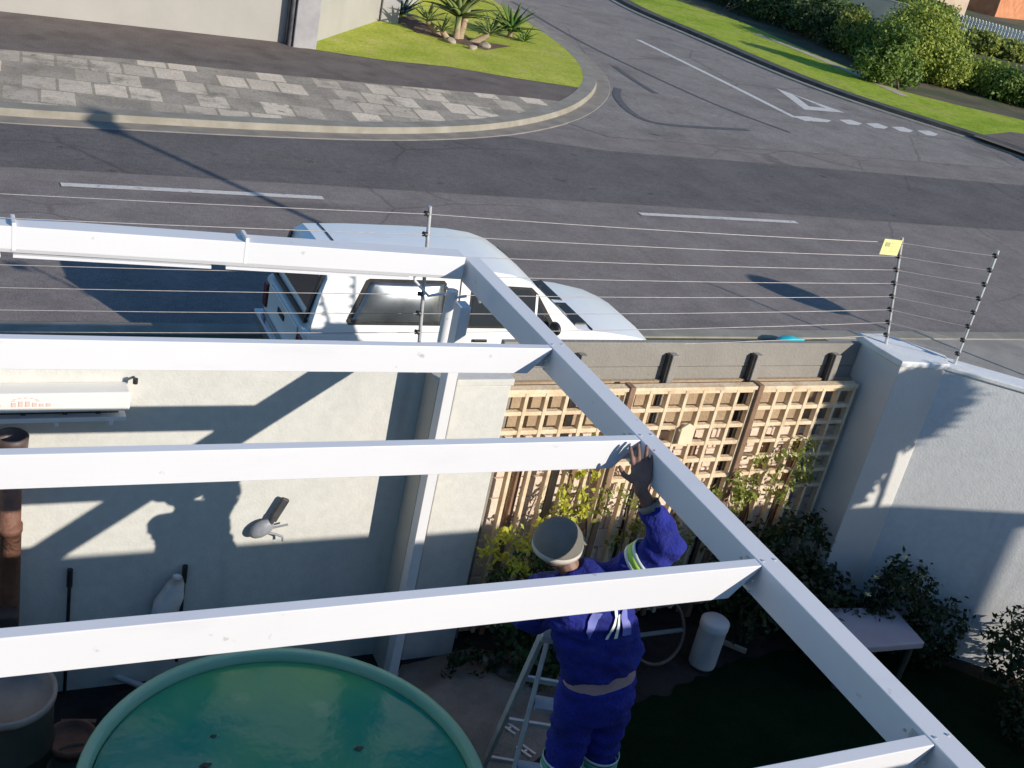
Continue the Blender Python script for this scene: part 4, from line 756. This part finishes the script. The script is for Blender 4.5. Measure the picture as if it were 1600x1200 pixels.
hand(body, WR, Vector((2.915,3.875,3.66))-DW-WR, Vector((-.5,-1,.5)), .9, .22, 1.25)
hand(body, WL, Vector((2.99,4.18,2.37))-WL, Vector((0,-.2,1)), .6, .9)
bo = body.build('body', SKIN, t); remesh(bo, .0055, 2)
# jacket
j = M()
j.tube([(2.998,3.812,2.405),(2.972,3.82,2.475),(2.90,3.85,2.63),(2.83,3.895,2.79),(2.79,3.92,2.875),(2.765,3.94,2.905)], [.212,.210,.208,.20,.13,.075], 28, sy=.70)
j.tube([(2.88,3.9,2.82),SR,SR.lerp(ER,.45),SR.lerp(ER,.8),ER,ER.lerp(WR,.35),ER.lerp(WR,.68)], [.085,.088,.084,.088,.080,.068,.050], 18)
j.tube([(2.75,3.92,2.80),SL,SL.lerp(EL,.5),EL,EL.lerp(WL,.5),EL.lerp(WL,.85)], [.08,.085,.075,.07,.06,.048], 18)
def crumple(mm, amp, sc):
    mm.v = [tuple(Vector(v) + amp*noise.noise_vector(Vector(v)*sc)) for v in mm.v]
jo = j.build('jacket', NAVY, t); remesh(jo, .008, 3)
def wrinkle(o, amp, sc, sc2):
    me = o.data; co = np.empty(len(me.vertices)*3, 'f'); me.vertices.foreach_get('co', co); co = co.reshape(-1,3); nn = np.empty(len(me.vertices)*3,'f'); me.vertices.foreach_get('normal', nn); nn = nn.reshape(-1,3)
    for i in range(len(co)):
        c = Vector(co[i]); k = (1-2.2*abs(noise.noise(Vector((c.x*sc+c.z*5, c.y*sc, c.z*sc2)))))*.7+.5*noise.noise(c*sc*2.3)-.3; co[i] += nn[i]*amp*k
    me.vertices.foreach_set('co', co.ravel()); me.update()
wrinkle(jo, .019, 7, 17)
tr = M()
tr.tube([(2.99,3.805,2.325),(3.0,3.80,2.25),(3.0,3.80,2.13)], [.19,.205,.20], 26, sy=.72)
for s_ in (-1, 1):
    x = 3.0+s_*.098; tr.tube([(x,3.8,2.2),(x,3.79,1.98),(x+s_*.012,3.77,1.78),(x+s_*.004,3.795,1.6),(x,3.81,1.38)], [.112,.104,.088,.085,.078], 20)
to = tr.build('trousers', NAVY, t); remesh(to, .008, 3); wrinkle(to, .017, 6, 13)
mm = M(); 
for s_ in (-1, 1): x = 3.0+s_*.098; mm.tube([(x,3.80,1.345),(x+s_*.012,3.90,1.325),(x+s_*.018,3.99,1.31)], [.055,.052,.04], 12)
bo2 = mm.build('boots', BLACK, t); remesh(bo2, .01, 2)
# cap
q = HQ @ Matrix.Rotation(R(4),3,'X'); mm = M(); cv = []
for i in range(9):
    ph = i/8*math.pi*.54
    for k in range(28): a = 2*math.pi*k/28; cv.append(HC+Vector((0,-.005,.012))+q@Vector((.116*math.sin(ph)*math.cos(a), .134*math.sin(ph)*math.sin(a), .112*math.cos(ph))))
mm.add(cv, [(i*28+k, (i+1)*28+k, (i+1)*28+(k+1)%28, i*28+(k+1)%28) for i in range(8) for k in range(28)], True)
cp = mm.build('cap', CAPM, t, solid=.005)
mm = M(); v = []
for r_ in (0, 1):
    for k in range(13): a = R(25+130*k/12); rad = (.117, .135) if r_ == 0 else (.145,.215); v.append(HC+Vector((0,-.005,.012))+q@Vector((rad[0]*math.cos(a), rad[1]*math.sin(a), -.012-.02*r_)))
mm.add(v, [(k,k+1,k+14,k+13) for k in range(12)], True); mm.build('peak', CAPM, cp, solid=.005)
mm = M(); v = []
for k in range(29): a = 2*math.pi*k/28; v += [HC+Vector((0,-.005,.012))+q@Vector((.1185*math.cos(a), .1365*math.sin(a), z)) for z in (-.024,.002)]
mm.add(v, [(k*2,k*2+2,k*2+3,k*2+1) for k in range(28)], True); mm.build('cap_band', mat('cap_band_cream', (.5,.46,.40), (.58,.54,.48), 9, .8), cp, solid=.004)
# reflective bands
def band(name, c, d, r, wd, mt, par, sy=1.0, n=28):
    c = Vector(c); d = Vector(d).normalized(); mm = M(); mm.tube([c-d*wd/2, c+d*wd/2], r, n, cap=False, sy=sy); o = mm.build(name, mt, par, solid=.004); return o
dA = ER-SR
for f, wd, mt in ((.46,.020,REFL),(.535,.036,LIME),(.61,.020,REFL)): band('sleeve_band', SR.lerp(ER,f), dA, .100, wd, mt, jo)
band('cuff', ER.lerp(WR,.70), WR-ER, .05, .03, mat('cuff_tan', (.20,.18,.16), (.28,.25,.22), 10, .8), jo)
for s_ in (-1,1):
    x = 3.0+s_*.105
    for z, wd, mt in ((1.85,.014,REFL),(1.822,.026,mat('teal_band%d'%s_, (.10,.45,.30), None, rough=.6)),(1.795,.014,REFL)): band('leg_band', (x,3.775,z), (0,0,1), .103, wd, mt, to)
us = M(); us.tube([(2.998,3.805,2.30),(2.99,3.808,2.36),(2.985,3.81,2.44)], [.190,.188,.170], 28, sy=.69); us.build('undershirt', mat('undershirt_pink', (.34,.22,.22), (.42,.29,.29), 9, .8, .2, 60), t)
VIO = mat('sunlit_violet', (.12,.13,.42), (.18,.20,.55), 8, .6)  # sunlit spots on the jacket back, painted as lighter violet patches
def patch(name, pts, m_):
    """a thin patch lying on the back of the jacket; pts are (x, z) corners"""
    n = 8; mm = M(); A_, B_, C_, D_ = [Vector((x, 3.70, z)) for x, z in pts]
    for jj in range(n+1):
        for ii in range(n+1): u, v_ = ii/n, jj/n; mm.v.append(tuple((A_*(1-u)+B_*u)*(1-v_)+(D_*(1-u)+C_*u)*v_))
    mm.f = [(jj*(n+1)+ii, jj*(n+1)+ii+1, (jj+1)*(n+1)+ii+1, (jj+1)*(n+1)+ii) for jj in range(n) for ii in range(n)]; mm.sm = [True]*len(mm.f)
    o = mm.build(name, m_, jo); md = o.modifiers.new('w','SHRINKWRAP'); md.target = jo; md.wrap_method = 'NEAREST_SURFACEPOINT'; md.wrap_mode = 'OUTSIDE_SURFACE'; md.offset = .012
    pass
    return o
patch('sun_patch', [(2.975,2.66),(3.035,2.655),(3.02,2.79),(2.985,2.79)], VIO)
patch('sun_patch', [(2.775,2.70),(2.80,2.66),(2.84,2.80),(2.79,2.80)], VIO)
patch('sun_stripe', [(2.88,2.655),(2.895,2.655),(2.955,2.80),(2.935,2.80)], REFL)  # sun streaks between beam shadows, painted as pale stripes in the band material
patch('sun_stripe', [(2.925,2.655),(2.945,2.655),(2.975,2.79),(2.955,2.79)], REFL)
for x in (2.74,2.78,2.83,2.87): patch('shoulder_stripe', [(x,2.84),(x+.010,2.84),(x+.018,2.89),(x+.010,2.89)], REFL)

bpy.data.objects['worker'].location += DW
